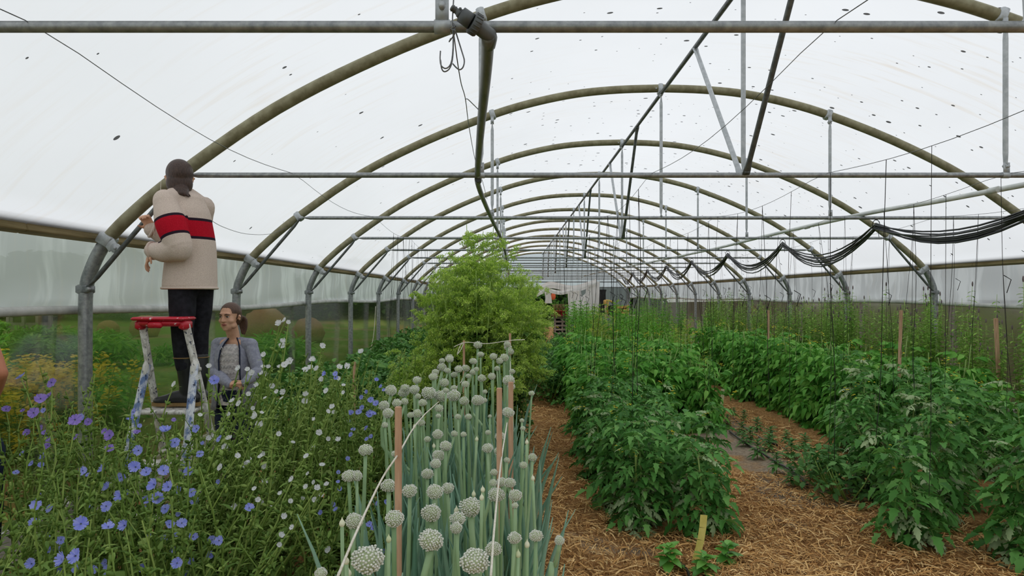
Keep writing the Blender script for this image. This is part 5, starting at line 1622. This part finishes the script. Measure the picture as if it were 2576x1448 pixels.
def hay_heap(px, py, w, label):
    Y = 23.5
    c = at(px, py, Y); s = w * Y / FPX / 2
    r = random.Random(int(px)); m = MB()
    m.ball((0, 0, s * .6), (s, s * .9, s * .95), 20, 14)
    v = m.V[0]; v += nr.normal(0, s * .03, v.shape)
    o = m.build('hay_bale', 'hay'); z = field_z(c.x, Y)
    o.location = (c.x, Y, z)
    return tag(o, label, 'hay bale', 'hay bales in the field')
hay_heap(272, 822, 52, 'small rounded brown hay bale in the field beside the left post')
hay_heap(365, 822, 70, 'brown hay bale in the field behind the red ladder top')
hay_heap(668, 806, 110, 'large rounded hay heap in the field behind the standing person')
hay_heap(775, 800, 80, 'brown hay heap beyond the second post of the left wall')
Y = 24.0
a = at(22, 850, Y); sh = empty('plank_wall', (at(75, 850, Y).x, Y, field_z(a.x, Y)))
for k in range(6):
    MB().box((0, 0, .12 + k * .15), (1.62, .04, .13)).build('plank', 'barn_wood', sh, False)
for x in (-.75, -.2, .3, .75): MB().box((x, -.04, .5), (.1, .06, 1.0)).build('post', 'barn_wood', sh, False)
for x in (-.42, .05, .55): MB().box((x, -.035, .45), (.3, .03, .26)).build('shade_panel', 'dark_panel', sh, False)  # solid dark boxes paint the shade inside the openings
tag(sh, 'weathered grey plank wall with dark panels painted as shaded openings in the field outside', 'wall')

# ------------------------------------------------------------------ people
simple('skin', srgb(206, 156, 128), srgb(218, 172, 144), 14, 0.55, 0, 0.35)
simple('skin_tan', srgb(176, 112, 82), srgb(188, 124, 94), 14, 0.55, 0, 0.35)
simple('hair_dark', srgb(50, 38, 34), srgb(84, 64, 56), 60, 0.5, 0, 0.4, 0.3, (4, 4, 0.5))
simple('hair_brown', srgb(62, 44, 36), srgb(104, 76, 60), 60, 0.5, 0, 0.4, 0.3, (4, 4, 0.5))
simple('lip', srgb(170, 92, 86), srgb(178, 100, 92), 20, 0.5)
simple('eye_white', srgb(206, 200, 194), None, 20, 0.3)
simple('eye_dark', srgb(46, 36, 30), None, 20, 0.3)
simple('black_denim', srgb(26, 26, 30), srgb(40, 40, 46), 30, 0.85, 0, 0.15, 0.1)
simple('navy_denim', srgb(28, 34, 52), srgb(40, 48, 70), 30, 0.85, 0, 0.15, 0.1)
simple('rubber', srgb(20, 21, 23), srgb(34, 35, 37), 8, 0.42, 0, 0.5)
simple('sole', srgb(122, 96, 56), srgb(146, 118, 74), 12, 0.7)
simple('cardigan_knit', srgb(134, 136, 152), srgb(158, 160, 174), 40, 0.95, 0, 0.1, 0.2)
simple('lace', srgb(178, 172, 172), srgb(212, 206, 204), 45, 0.9, 0, 0.1, 0.6, (1, 1, 1.8), 0.42, 0.58)
simple('cream_knit', srgb(200, 182, 170), srgb(220, 204, 192), 200, 0.95, 0, 0.1)
simple('dark_top', srgb(70, 66, 72), srgb(92, 86, 92), 20, 0.9, 0, 0.1)
def sweater_material():
    t = NT('sweater')
    at_ = t.n('ShaderNodeAttribute', attribute_name='band').outputs['Fac']
    nz = t.noise(t.tex(), 220, 2)
    cream = t.ramp(nz, [(0.3, srgb(196, 178, 166)), (0.7, srgb(222, 206, 194))])
    red = t.ramp(nz, [(0.3, srgb(166, 18, 36)), (0.7, srgb(196, 30, 50))])
    dark = srgb(46, 34, 46)
    inner = t.math('LESS_THAN', t.math('ABSOLUTE', at_), 0.050)
    outer = t.math('LESS_THAN', t.math('ABSOLUTE', at_), 0.067)
    col = t.mix(outer, cream, dark)
    col = t.mix(inner, col, red)
    M['sweater'] = t.done(t.bsdf(col, 0.95, 0, 0.1, nz, 0.4, 0.004))
sweater_material()

def remesh(mb, name, mat, parent, voxel=0.006, smooth=4, fn=None):
    """fuse overlapping shapes into one continuous surface"""
    me0 = mb.mesh('raw', mat)
    tmp = bpy.data.objects.new('raw', me0)
    COL.objects.link(tmp)
    md = tmp.modifiers.new('r', 'REMESH'); md.mode = 'VOXEL'; md.voxel_size = voxel; md.use_smooth_shade = True
    if smooth:
        sm_ = tmp.modifiers.new('s', 'SMOOTH'); sm_.factor = 0.5; sm_.iterations = smooth
    dg = bpy.context.evaluated_depsgraph_get()
    me = bpy.data.meshes.new_from_object(tmp.evaluated_get(dg))
    bpy.data.objects.remove(tmp)
    me.name = name
    if not me.materials: me.materials.append(M[mat])
    me.polygons.foreach_set('use_smooth', np.ones(len(me.polygons), bool))
    if fn is not None:
        co = np.empty(len(me.vertices) * 3, np.float32); me.vertices.foreach_get('co', co)
        val = fn(co.reshape(-1, 3)).astype(np.float32)
        me.attributes.new('band', 'FLOAT', 'POINT').data.foreach_set('value', val)
    return link(name, me, parent)

def limb(m, pts, radii, sides=14, n=None, cap0=True):
    n = n or 4 * (len(pts) - 1)
    P = spline(pts, n)
    seg = len(radii) - 1
    R = []
    for k in range(n + 1):
        t = k / n * seg; i = min(int(t), seg - 1)
        a, b = radii[i], radii[i + 1]
        f = t - i; f = f * f * (3 - 2 * f)
        a = np.array(a if hasattr(a, '__len__') else (a, a), float); b = np.array(b if hasattr(b, '__len__') else (b, b), float)
        R.append(tuple(a + (b - a) * f))
    m.tube(P, R, sides)
    for p, r in (((P[0], R[0]), (P[-1], R[-1])) if cap0 else ((P[-1], R[-1]),)):
        m.ball(p, min(r) * .98, 10, 8)

def frame_of(F):
    F = Vector((F[0], F[1], 0)).normalized(); U = Vector((0, 0, 1)); L = U.cross(F)
    return F, L, U

def hand(m, wrist, direction, palm_n, curl, thumb_side, s=1.0):
    """palm with five unequal, bent fingers; palm_n is the side the fingers curl to"""
    d = Vector(direction).normalized(); n = Vector(palm_n); n = (n - d * n.dot(d)).normalized(); w = d.cross(n) * thumb_side
    W = Vector(wrist)
    pc = W + d * 0.045 * s
    R = Matrix((w, n, d)).transposed()
    m.ball(pc, (0.036 * s, 0.016 * s, 0.05 * s), 12, 8, rot=R)
    m.tube([W - d * .03 * s, W + d * .015 * s], [(0.021 * s, 0.021 * s)] * 2, 10)
    for k, (off, L) in enumerate(((0.029, 0.068), (0.0105, 0.077), (-0.0085, 0.072), (-0.027, 0.056))):
        p = pc + w * off * s + d * 0.036 * s
        a = 0.0; pts = [p - d * .012 * s, p]
        cr = curl * (1 + .08 * k)
        for seg, fr in ((0.42, .35), (0.33, 1.0), (0.25, .8)):
            a += cr * fr
            dd = d * math.cos(a) + n * math.sin(a)
            p = p + dd * L * seg * s; pts.append(p)
        m.tube(pts, [0.0088 * s, 0.0086 * s, 0.0082 * s, 0.0075 * s, 0.0058 * s], 8); m.ball(pts[-1], 0.0058 * s, 8, 6)
    p = pc + w * 0.03 * s - d * 0.018 * s
    t1 = p + (w * .7 + d * .55 + n * .35).normalized() * 0.032 * s
    t2 = t1 + (w * .25 + d * .75 + n * (.35 + curl * .4)).normalized() * 0.028 * s
    m.tube([pc - d * .02 * s + w * .015 * s, p, t1, t2], [0.013 * s, 0.0125 * s, 0.0095 * s, 0.007 * s], 8); m.ball(t2, 0.007 * s, 8, 6)

def head(m, c, F, U, s=1.0):
    """skull, jaw, nose, brow, cheeks, ears around centre c, looking along F"""
    F = Vector(F).normalized(); U = Vector(U); U = (U - F * U.dot(F)).normalized(); L = U.cross(F)
    R = Matrix((L, F, U)).transposed()
    P = lambda l, f, u: Vector(c) + (L * l + F * f + U * u) * s
    B = lambda l, f, u, r: m.ball(P(l, f, u), tuple(q * s for q in r), 16, 12, rot=R)
    B(0, -.012, .028, (.074, .092, .084))
    B(0, .03, -.02, (.062, .060, .082))
    B(0, .045, -.068, (.044, .042, .040))
    B(0, .066, -.094, (.021, .019, .016))
    B(0, .066, .028, (.050, .026, .020))
    for q in (-1, 1):
        B(q * .038, .052, -.028, (.025, .028, .024))
        B(q * .044, .018, -.066, (.020, .038, .026))
        m.tube([P(q * .073, -.012, .012), P(q * .082, -.024, .006)], [(.008 * s, .026 * s)] * 2, 8, up=tuple(F)); B(q * .077, -.016, -.016, (.008, .013, .014))
    m.tube([P(0, .082, .022), P(0, .096, -.006), P(0, .106, -.026), P(0, .088, -.034)], [(.009 * s, .009 * s), (.010 * s, .010 * s), (.0135 * s, .012 * s), (.010 * s, .008 * s)], 10)
    for q in (-1, 1): B(q * .011, .090, -.028, (.009, .010, .008))
    B(0, .084, -.056, (.022, .010, .010))
    return P, R

def face_parts(root, P, R, s=1.0, hairmat='hair_brown'):
    for q in (-1, 1):
        m = MB(); m.ball(P(q * .031, .080, .008), (.0135 * s, .008 * s, .0062 * s), 12, 8, rot=R); e = m.build('eye', 'eye_white', root)
        m = MB(); m.ball(P(q * .031, .0865, .008), (.0062 * s, .0036 * s, .0060 * s), 10, 8, rot=R); m.build('iris', 'eye_dark', e)
        m = MB(); m.tube([P(q * .014, .0945, .025), P(q * .030, .0935, .031), P(q * .050, .079, .026)], [.0036 * s, .0040 * s, .0022 * s], 6); m.build('eyebrow', hairmat, root)
        m = MB(); m.tube([P(q * .018, .088, .0135), P(q * .031, .0905, .0165), P(q * .046, .080, .012)], [.0018 * s, .0026 * s, .0014 * s], 5); m.build('eyelid', hairmat, root)
    m = MB()
    m.tube([P(-.023, .083, -.056), P(-.008, .0955, -.052), P(0, .0955, -.0535), P(.008, .0955, -.052), P(.023, .083, -.056)], [.0016 * s, .0042 * s, .0036 * s, .0042 * s, .0016 * s], 6)
    m.tube([P(-.020, .083, -.059), P(0, .0955, -.0625), P(.020, .083, -.059)], [.0016 * s, .0054 * s, .0016 * s], 6)
    m.build('lips', 'lip', root)

def leg_parts(m, hip, knee, ankle, r=(0.082, 0.055, 0.052, 0.036)):
    limb(m, [hip, (Vector(hip) + Vector(knee)) / 2 + Vector((0, 0, 0)), knee, (Vector(knee) * .6 + Vector(ankle) * .4), ankle], [r[0], r[0] * .85, r[1], r[2], r[3]], 14, 16)

def body(name, loc, J, skin, voxel=0.006):
    """J: joints in metres relative to loc. One continuous figure."""
    root = empty(name, loc)
    m = MB()
    F, L, U = frame_of(J['F'])
    pel, ch, nk = Vector(J['pelvis']), Vector(J['chest']), Vector(J['neck'])
    Rb = Matrix((L, F, U)).transposed()
    m.ball(pel, (.135, .095, .11), 16, 12, rot=Rb)
    m.ball((pel + ch) / 2, (.108, .082, .15), 16, 12, rot=Rb)
    m.ball(ch, (.128, .095, .14), 16, 12, rot=Rb)
    m.ball(ch + F * .055 - U * .02, (.10, .06, .06), 14, 10, rot=Rb)
    sh = (Vector(J['shoulder_l']), Vector(J['shoulder_r']))
    limb(m, [sh[0], nk - U * .055, sh[1]], [.044, .055, .044], 14, 10)
    hc = Vector(J['head'])
    limb(m, [nk - U * .09, nk, hc - U * .04], [.06, .050, .052], 14, 8)
    P, R = head(m, hc, J['look'], J.get('headup', (0, 0, 1)), J.get('hs', 1.0))
    for sd in 'lr':
        s, e, w = Vector(J['shoulder_' + sd]), Vector(J['elbow_' + sd]), Vector(J['wrist_' + sd])
        limb(m, [s, (s + e) / 2, e], [.046, .040, .034], 12, 10)
        limb(m, [e, e * .65 + w * .35, w], [.035, .036, .023], 12, 10)
        hd = J['hand_' + sd]
        hand(m, w, hd[0], hd[1], hd[2], hd[3], J.get('hands', .95))
        leg_parts(m, J['hip_' + sd], J['knee_' + sd], J['ankle_' + sd])
        a, t = Vector(J['ankle_' + sd]), Vector(J['toe_' + sd])
        limb(m, [a, a * .6 + t * .4 - U * .02, t], [.034, (.034), .022], 10, 8)
    b = remesh(m, 'body', skin, root, voxel, 3)
    return root, b, P, R, (F, L, U)

# ---- woman on the stepladder
W1 = Vector((-2.124, 4.40, 0.901))
def J1(px, py, Y): return at(px, py, Y - 0.2) - W1
F1 = (-0.95, 0.31, 0)
j = dict(F=F1, look=(-0.42, 0.90, 0.10), pelvis=(0.03, 0.02, 0.84), chest=(0.0, 0.0, 1.20), neck=(-0.03, 0.01, 1.42), head=J1(452, 448, 4.60),
         shoulder_l=(-0.065, -0.155, 1.315), elbow_l=J1(450, 622, 4.40), wrist_l=J1(384, 630, 4.44), hand_l=((-0.55, 0.1, -1), (0.8, 0.4, -.3), .45, 1),
         shoulder_r=(0.035, 0.165, 1.315), elbow_r=(-0.10, 0.21, 1.08), wrist_r=(-0.27, 0.075, 1.155), hand_r=((-0.25, -.45, .85), (0.2, -.9, .1), 1.05, -1),
         hip_l=(0.0, -0.062, 0.82), knee_l=J1(459, 838, 4.5), ankle_l=J1(473, 985, 4.53), toe_l=J1(410, 1012, 4.53),
         hip_r=(0.05, 0.082, 0.82), knee_r=(0.03, 0.09, 0.46), ankle_r=(0.04, 0.07, 0.09), toe_r=(-0.13, 0.1, 0.03), hs=.98)
w1, b1, P1, R1, (F, L, U) = body('person', W1, j, 'skin')
# hair: smooth cap gathered into a low tied tail
m = MB()
hc = Vector(j['head'])
lk = Vector(j['look']).normalized(); hl = Vector((0, 0, 1)).cross(lk).normalized(); hu = lk.cross(hl)
Rh = Matrix((hl, lk, hu)).transposed()
m.ball(hc - lk * .016 + hu * .030, (.083, .098, .093), 18, 14, rot=Rh)
m.ball(hc - lk * .045 - hu * .035, (.080, .066, .088), 18, 14, rot=Rh)
m.ball(J1(455, 482, 4.53), (.050, .045, .045), 14, 10)
for q in range(14):
    a = J1(446 + q * 1.4, 474, 4.515 + .01 * (q % 3)); e = J1(424 + q * 4.4, 494 + (q * 7) % 9, 4.50 + .02 * (q % 3))
    m.tube(spline([a, (a + e) / 2 + Vector((0, -.015, -.005)), e], 6), [.014, .015, .014, .012, .010, .007, .003], 6)
hair1 = remesh(m, 'hair', 'hair_dark', w1, .006, 2)
# sweater
m = MB()
hem = J1(478, 726, 4.60)
limb(m, [hem, (0.02, 0.01, 1.0), (0.0, 0.0, 1.20), (-0.02, 0.005, 1.33), (-0.03, 0.01, 1.395)], [(.170, .165), (.160, .155), (.152, .15), (.118, .125), (.06, .058)], 24, 20, False)
limb(m, [(-.055, -.12, 1.315), (-.03, .0, 1.375), (.03, .13, 1.315)], [.066, .062, .066], 16, 10)
for sd, e1 in (('l', J1(452, 622, 4.40)), ('r', Vector(j['elbow_r']))):
    s, w = Vector(j['shoulder_' + sd]), Vector(j['wrist_' + sd])
    limb(m, [s, (s + e1) / 2 + (L if sd == 'l' else -L) * .01, e1], [.072, .092, .080], 18, 12)
    limb(m, [e1, e1 * .5 + w * .5 - U * .015, w], [.078, .070, .052], 18, 12)
    m.ball(e1 - U * .02, .07, 12, 10)
sl, el = Vector(j['shoulder_l']), J1(452, 622, 4.40)
sr, er = Vector(j['shoulder_r']), Vector(j['elbow_r'])
def band(co):
    z = co[:, 2] - (J1(0, 578, 4.60).z)
    out = z.copy()
    for s, e in ((sl, el), (sr, er)):
        s_, d = np.array(s), np.array(e) - np.array(s)
        Ld = np.linalg.norm(d); t = (co - s_) @ d / Ld
        rad = np.linalg.norm(co - s_ - np.outer(t, d / Ld), axis=1)
        inside = (rad < 0.112) & (t > -0.02) & (t < Ld + .03)
        side = ((co - np.array([0, 0, 0])) @ np.array(L)) * (1 if s is sl else -1) > 0.105
        out = np.where(inside & side, t - Ld * .60, out)
    for e_, w_, u_ in ((el, j['wrist_l'], sl), (er, j['wrist_r'], sr)):      # the forearms stay plain
        e_, w_, u_ = np.array(e_), np.array(w_), np.array(u_)
        d = w_ - e_; Ld = np.linalg.norm(d); d /= Ld
        t = (co - e_) @ d
        rad = np.linalg.norm(co - e_ - np.outer(t, d), axis=1)
        up = (u_ - e_) / np.linalg.norm(u_ - e_)
        plain = (t > 0.01) & (t < Ld + .06) & (rad < .10) & (((co - e_) @ up) < 0.055 + 0.0 * t)
        if e_[1] > 0: plain = (t > 0.02) & (t < Ld + .06) & (rad < .10)
        out = np.where(plain, 1.0, out)
    return np.abs(out)
sw = remesh(m, 'sweater', 'sweater', w1, .0075, 3, band)
tag(sw, 'cream knitted sweater with a red band edged in black')
m = MB()
m.tube([tuple(hem + Vector((math.cos(a) * .166, math.sin(a) * .164, .004))) for a in np.linspace(0, 2 * PI, 41)[:-1]], .0085, 8, closed=True)
m.build('rolled_hem', 'cream_knit', sw)
for sd in 'lr':
    w = Vector(j['wrist_' + sd]); d = (w - (J1(452, 622, 4.40) if sd == 'l' else Vector(j['elbow_r']))).normalized()
    u = d.cross(Vector((0, 0, 1))).normalized(); v = d.cross(u)
    m = MB(); m.tube([tuple(w + (u * math.cos(a) + v * math.sin(a)) * .05) for a in np.linspace(0, 2 * PI, 25)[:-1]], .010, 8, closed=True); m.build('cuff', 'cream_knit', sw)
# trousers and boots
m = MB()
limb(m, [(0.025, 0.015, 0.98), (0.028, 0.02, 0.86), (0.03, 0.02, 0.79)], [(.125, .12), (.128, .122), (.105, .11)], 20, 8)
for sd in 'lr':
    h, kn, an = (Vector(j[q + sd]) for q in ('hip_', 'knee_', 'ankle_'))
    limb(m, [h, h * .5 + kn * .5, kn, kn * .5 + an * .5 , an + U * .12], [.086, .082, .066, .062, .052], 16, 16)
remesh(m, 'trousers', 'black_denim', w1, .008, 3)
for sd in 'lr':
    kn, an, to = (Vector(j[q + sd]) for q in ('knee_', 'ankle_', 'toe_'))
    sh_top = an + (kn - an) * .62 if sd == 'l' else an + (kn - an) * .62
    m = MB()
    limb(m, [sh_top, an + U * .10, an + U * .01], [.064, .060, .052], 18, 12)
    fd = (to - an); fd.z = 0; fd.normalize()
    heel = an - fd * .035; heel.z = an.z - .045
    limb(m, [Vector((heel.x, heel.y, an.z - .04)), an + fd * .06 - U * .035, an + fd * .14 - U * .052, an + fd * .20 - U * .058], [.045, (.046, .045), (.047, .034), (.036, .024)], 16, 14)
    bt = remesh(m, 'boot', 'rubber', w1, .0065, 3)
    m = MB()
    zz = an.z - .088
    out = []
    pr = [(-.085, .0), (-.075, .032), (-.03, .036), (.04, .034), (.11, .046), (.17, .045), (.215, .028), (.235, .0)]
    pr = pr + [(x, -y) for x, y in pr[::-1][1:-1]]
    sdv = Vector((-fd.y, fd.x, 0))
    vs = [tuple(Vector((an.x, an.y, zz + h)) + fd * x * (1 if h else 1) + sdv * y) for h in (0, .022) for x, y in pr]
    n = len(pr)
    m.add(vs, [tuple(range(n - 1, -1, -1)), tuple(range(n, 2 * n))] + [(k, (k + 1) % n, n + (k + 1) % n, n + k) for k in range(n)])
    m.build('sole', 'sole', bt, False)
    m = MB(); m.tube([tuple(sh_top - U * .012 + Vector((math.cos(a), math.sin(a), 0)) * .0655) for a in np.linspace(0, 2 * PI, 25)[:-1]], .004, 6, closed=True); m.build('trim', 'sole', bt)
tag(w1, 'person in a cream sweater and rubber boots standing on the stepladder, back turned', 'person')
rope([at(405, 455, 4.40), at(403, 490, 4.38), at(396, 530, 4.36), at(388, 560, 4.34), at(388, 595, 4.34)], .0022, 'pale_twine', 'twine', 'pale string hanging from the hoop past the hand holding the brace', 'twine')

# ---- woman standing behind the ladder
W2 = Vector((-2.27, 5.50, 0.0))
def J2(px, py, Y): return at(px, py, Y) - W2
hd2 = J2(578, 797, 5.44)
F2 = (0.05, -1.0, 0)
j2 = dict(F=F2, look=(-0.16, -0.98, -0.05), pelvis=(0.0, 0.02, 0.80), chest=(0.0, 0.01, 1.09), neck=(-0.01, 0.01, 1.275), head=hd2,
          shoulder_l=(0.145, -0.03, 1.215), elbow_l=J2(650, 932, 5.40), wrist_l=J2(616, 962, 5.27), hand_l=((-1, -.25, .05), (0, .3, -1), .9, -1),
          shoulder_r=(-0.155, 0.06, 1.215), elbow_r=J2(540, 935, 5.45), wrist_r=J2(578, 968, 5.28), hand_r=((1, -.2, .1), (0, .3, -1), .9, 1),
          hip_l=(0.085, 0.0, 0.78), knee_l=(0.09, -0.02, 0.43), ankle_l=(0.09, 0.01, 0.08), toe_l=(0.05, -0.14, 0.035),
          hip_r=(-0.085, 0.04, 0.78), knee_r=(-0.09, 0.02, 0.43), ankle_r=(-0.09, 0.05, 0.08), toe_r=(-0.14, -0.10, 0.035), hs=.98)
w2, b2, P2, R2, (F, L, U) = body('person', W2, j2, 'skin', .0055)
face_parts(w2, P2, R2, .98)
m = MB()
s = .98
m.ball(P2(0, -.020, .034), (.080 * s, .096 * s, .088 * s), 18, 14, rot=R2)
m.ball(P2(0, -.045, -.005), (.076 * s, .068 * s, .080 * s), 18, 14, rot=R2)
for q in range(7):
    x = (q - 3) * .008
    m.tube(spline([P2(x, -.115, .0), P2(x * 1.2 + .02, -.150, -.03), P2(.03 + x, -.150, -.10), P2(.035 + x * .6, -.135, -.16)], 8), [.013, .015, .016, .016, .015, .013, .010, .007, .003], 6)
# clear the face: hair only behind the hairline
hair2 = remesh(m, 'hair', 'hair_brown', w2, .006, 2)
me = hair2.data
import bmesh
bm = bmesh.new(); bm.from_mesh(me)
Fl = Vector(j2['look']).normalized(); Lw = Vector((0, 0, 1)).cross(Fl).normalized(); Uw = Fl.cross(Lw)
kill = []
for v in bm.verts:
    d = v.co - hd2
    f, u, l = d.dot(Fl), d.dot(Uw), abs(d.dot(Lw))
    if f > 0.052 - max(0, u - .045) * .0 and u < 0.075 - max(0, f - .06) * 0.2 or (f > .012 and u < .03) or (f > -.005 and u < -.02):
        kill.append(v)
bmesh.ops.delete(bm, geom=kill, context='VERTS')
bm.to_mesh(me); bm.free()
# lace top, open cardigan, trousers
def torso_shell(m, rings, a0, a1, n=20, thick=0.0):
    """rings: (centre, rx along L, ry along F); angle 0 = front, grows to the left side"""
    vs = []
    for c, rx, ry in rings:
        for k in range(n + 1):
            a = lerp(a0, a1, k / n)
            vs.append(tuple(Vector(c) + L * math.sin(a) * rx + F * math.cos(a) * ry))
    m.add(vs, [(i * (n + 1) + k, i * (n + 1) + k + 1, (i + 1) * (n + 1) + k + 1, (i + 1) * (n + 1) + k) for i in range(len(rings) - 1) for k in range(n)])
rings = [((0, .015, .74), .168, .138), ((0, .015, .88), .152, .128), ((0, .012, 1.0), .142, .128), ((0, .01, 1.10), .145, .132), ((0, .012, 1.18), .130, .112), ((0, .014, 1.225), .085, .075)]
m = MB(); torso_shell(m, rings, -PI, PI, 32); m.build('lace_top', 'lace', w2)
crings = [((c[0], c[1], c[2]), rx + .014, ry + .014) for c, rx, ry in rings] 
crings[0] = ((0, .02, .70), .19, .16)
crings[-1] = ((0, .014, 1.235), .105, .085)
crings.append(((0, .02, 1.275), .060, .060))
m = MB(); torso_shell(m, crings, .55, 2 * PI - .55, 36)
for sd in 'lr':
    s_, e, w = Vector(j2['shoulder_' + sd]), Vector(j2['elbow_' + sd]), Vector(j2['wrist_' + sd])
    limb(m, [s_, (s_ + e) / 2, e], [.054, .052, .047], 16, 12)
    limb(m, [e, (e + w) / 2, w], [.048, .045, .034], 16, 12)
    m.ball(s_ - U * .002, .058, 14, 10)
limb(m, [Vector(j2['shoulder_l']), Vector(j2['neck']) - U * .055 - F * .025, Vector(j2['shoulder_r'])], [.056, .060, .056], 16, 12)
cd = m.build('cardigan', 'cardigan_knit', w2)
sd_ = cd.modifiers.new('thickness', 'SOLIDIFY'); sd_.thickness = .006
for sg in (.55, 2 * PI - .55):
    m = MB(); m.tube([tuple(Vector(c) + L * math.sin(sg) * rx + F * math.cos(sg) * ry) for c, rx, ry in crings], .005, 6); m.build('edge_piping', 'navy_denim', cd)
# zigzag lace relief down the front
m = MB()
for row in range(9):
    z = .79 + row * .05
    rx, ry = .148, .131
    pts = []
    for k in range(13):
        a = lerp(-.5, .5, k / 12)
        pts.append(tuple(Vector((0, .013, z + (.018 if k % 2 else -.006))) + L * math.sin(a) * (rx + .002) + F * math.cos(a) * (ry + .003)))
    m.tube(pts, .0032, 4)
m.build('lace_pattern', 'white_cloth', w2)
m = MB()
limb(m, [(0, .02, .86), (0, .02, .76)], [(.150, .125), (.145, .125)], 18, 4)
for sd in 'lr':
    h, kn, an = (Vector(j2[q + sd]) for q in ('hip_', 'knee_', 'ankle_'))
    limb(m, [h, h * .5 + kn * .5, kn, an + U * .03], [.092, .082, .062, .052], 14, 12)
remesh(m, 'trousers', 'navy_denim', w2, .009, 2)
for sd in 'lr':
    an, to = Vector(j2['ankle_' + sd]), Vector(j2['toe_' + sd])
    m = MB(); limb(m, [an + U * .04, an - U * .03, an * .5 + to * .5 - U * .01, to - U * .005], [.047, .045, (.044, .04), (.036, .028)], 12, 12)
    remesh(m, 'shoe', 'rubber', w2, .008, 2)
tag(w2, 'person in a grey cardigan over a lace top, standing behind the stepladder', 'person')

# ---- person whose bare arm reaches into view beside the blue flowers
W3 = Vector((-2.50, 3.05, 0.0))
j3 = dict(F=(0.2, 0.98, 0), look=(0.1, 1, 0), pelvis=(0, 0, .95), chest=(0, 0, 1.30), neck=(0, 0, 1.50), head=(0, .02, 1.60), shoulder_l=(-.16, .03, 1.44), shoulder_r=(.12, -.02, 1.44),
          elbow_l=(-.22, 0, 1.16), wrist_l=(-.15, .12, .98), hand_l=((.2, .5, -.8), (1, 0, 0), .4, 1),
          elbow_r=at(-2, 938, 3.0) - W3, wrist_r=(.04, .10, 1.08), hand_r=((-.4, .7, -.5), (-1, 0, 0), .5, -1),
          hip_l=(-.09, 0, .92), knee_l=(-.09, .02, .5), ankle_l=(-.09, -.02, .09), toe_l=(-.09, .15, .035), hip_r=(.09, 0, .92), knee_r=(.09, .02, .5), ankle_r=(.09, -.02, .09), toe_r=(.09, .15, .035))
w3, b3, P3, R3, (F, L, U) = body('person', W3, j3, 'skin_tan', .007)
m = MB(); rings = [((0, 0, .86), .165, .13), ((0, 0, 1.05), .14, .115), ((0, .01, 1.28), .150, .13), ((0, 0, 1.40), .14, .10), ((0, 0, 1.47), .08, .07)]
torso_shell(m, rings, -PI, PI, 28); m.build('top', 'dark_top', w3)
m = MB()
limb(m, [(0, 0, .99), (0, 0, .9)], [(.148, .12), (.148, .12)], 16, 4)
for sd in 'lr':
    h, kn, an = (Vector(j3[q + sd]) for q in ('hip_', 'knee_', 'ankle_'))
    limb(m, [h, h * .5 + kn * .5, kn, an + U * .03], [.094, .084, .064, .054], 14, 12)
remesh(m, 'trousers', 'navy_denim', w3, .01, 2)
m = MB(); m.ball(P3(0, -.02, .03), (.084, .100, .092), 16, 12, rot=R3); m.ball(P3(0, -.06, -.06), (.07, .05, .10), 14, 10, rot=R3)
remesh(m, 'hair', 'hair_brown', w3, .008, 2)
for sd in 'lr':
    an, to = Vector(j3['ankle_' + sd]), Vector(j3['toe_' + sd])
    m = MB(); limb(m, [an + U * .03, an - U * .03, an * .5 + to * .5 - U * .01, to], [.046, .046, (.044, .04), (.036, .028)], 12, 10)
    m.build('shoe', 'rubber', w3)
tag(w3, 'person with a bare tanned arm beside the blue flowers, mostly hidden', 'person')
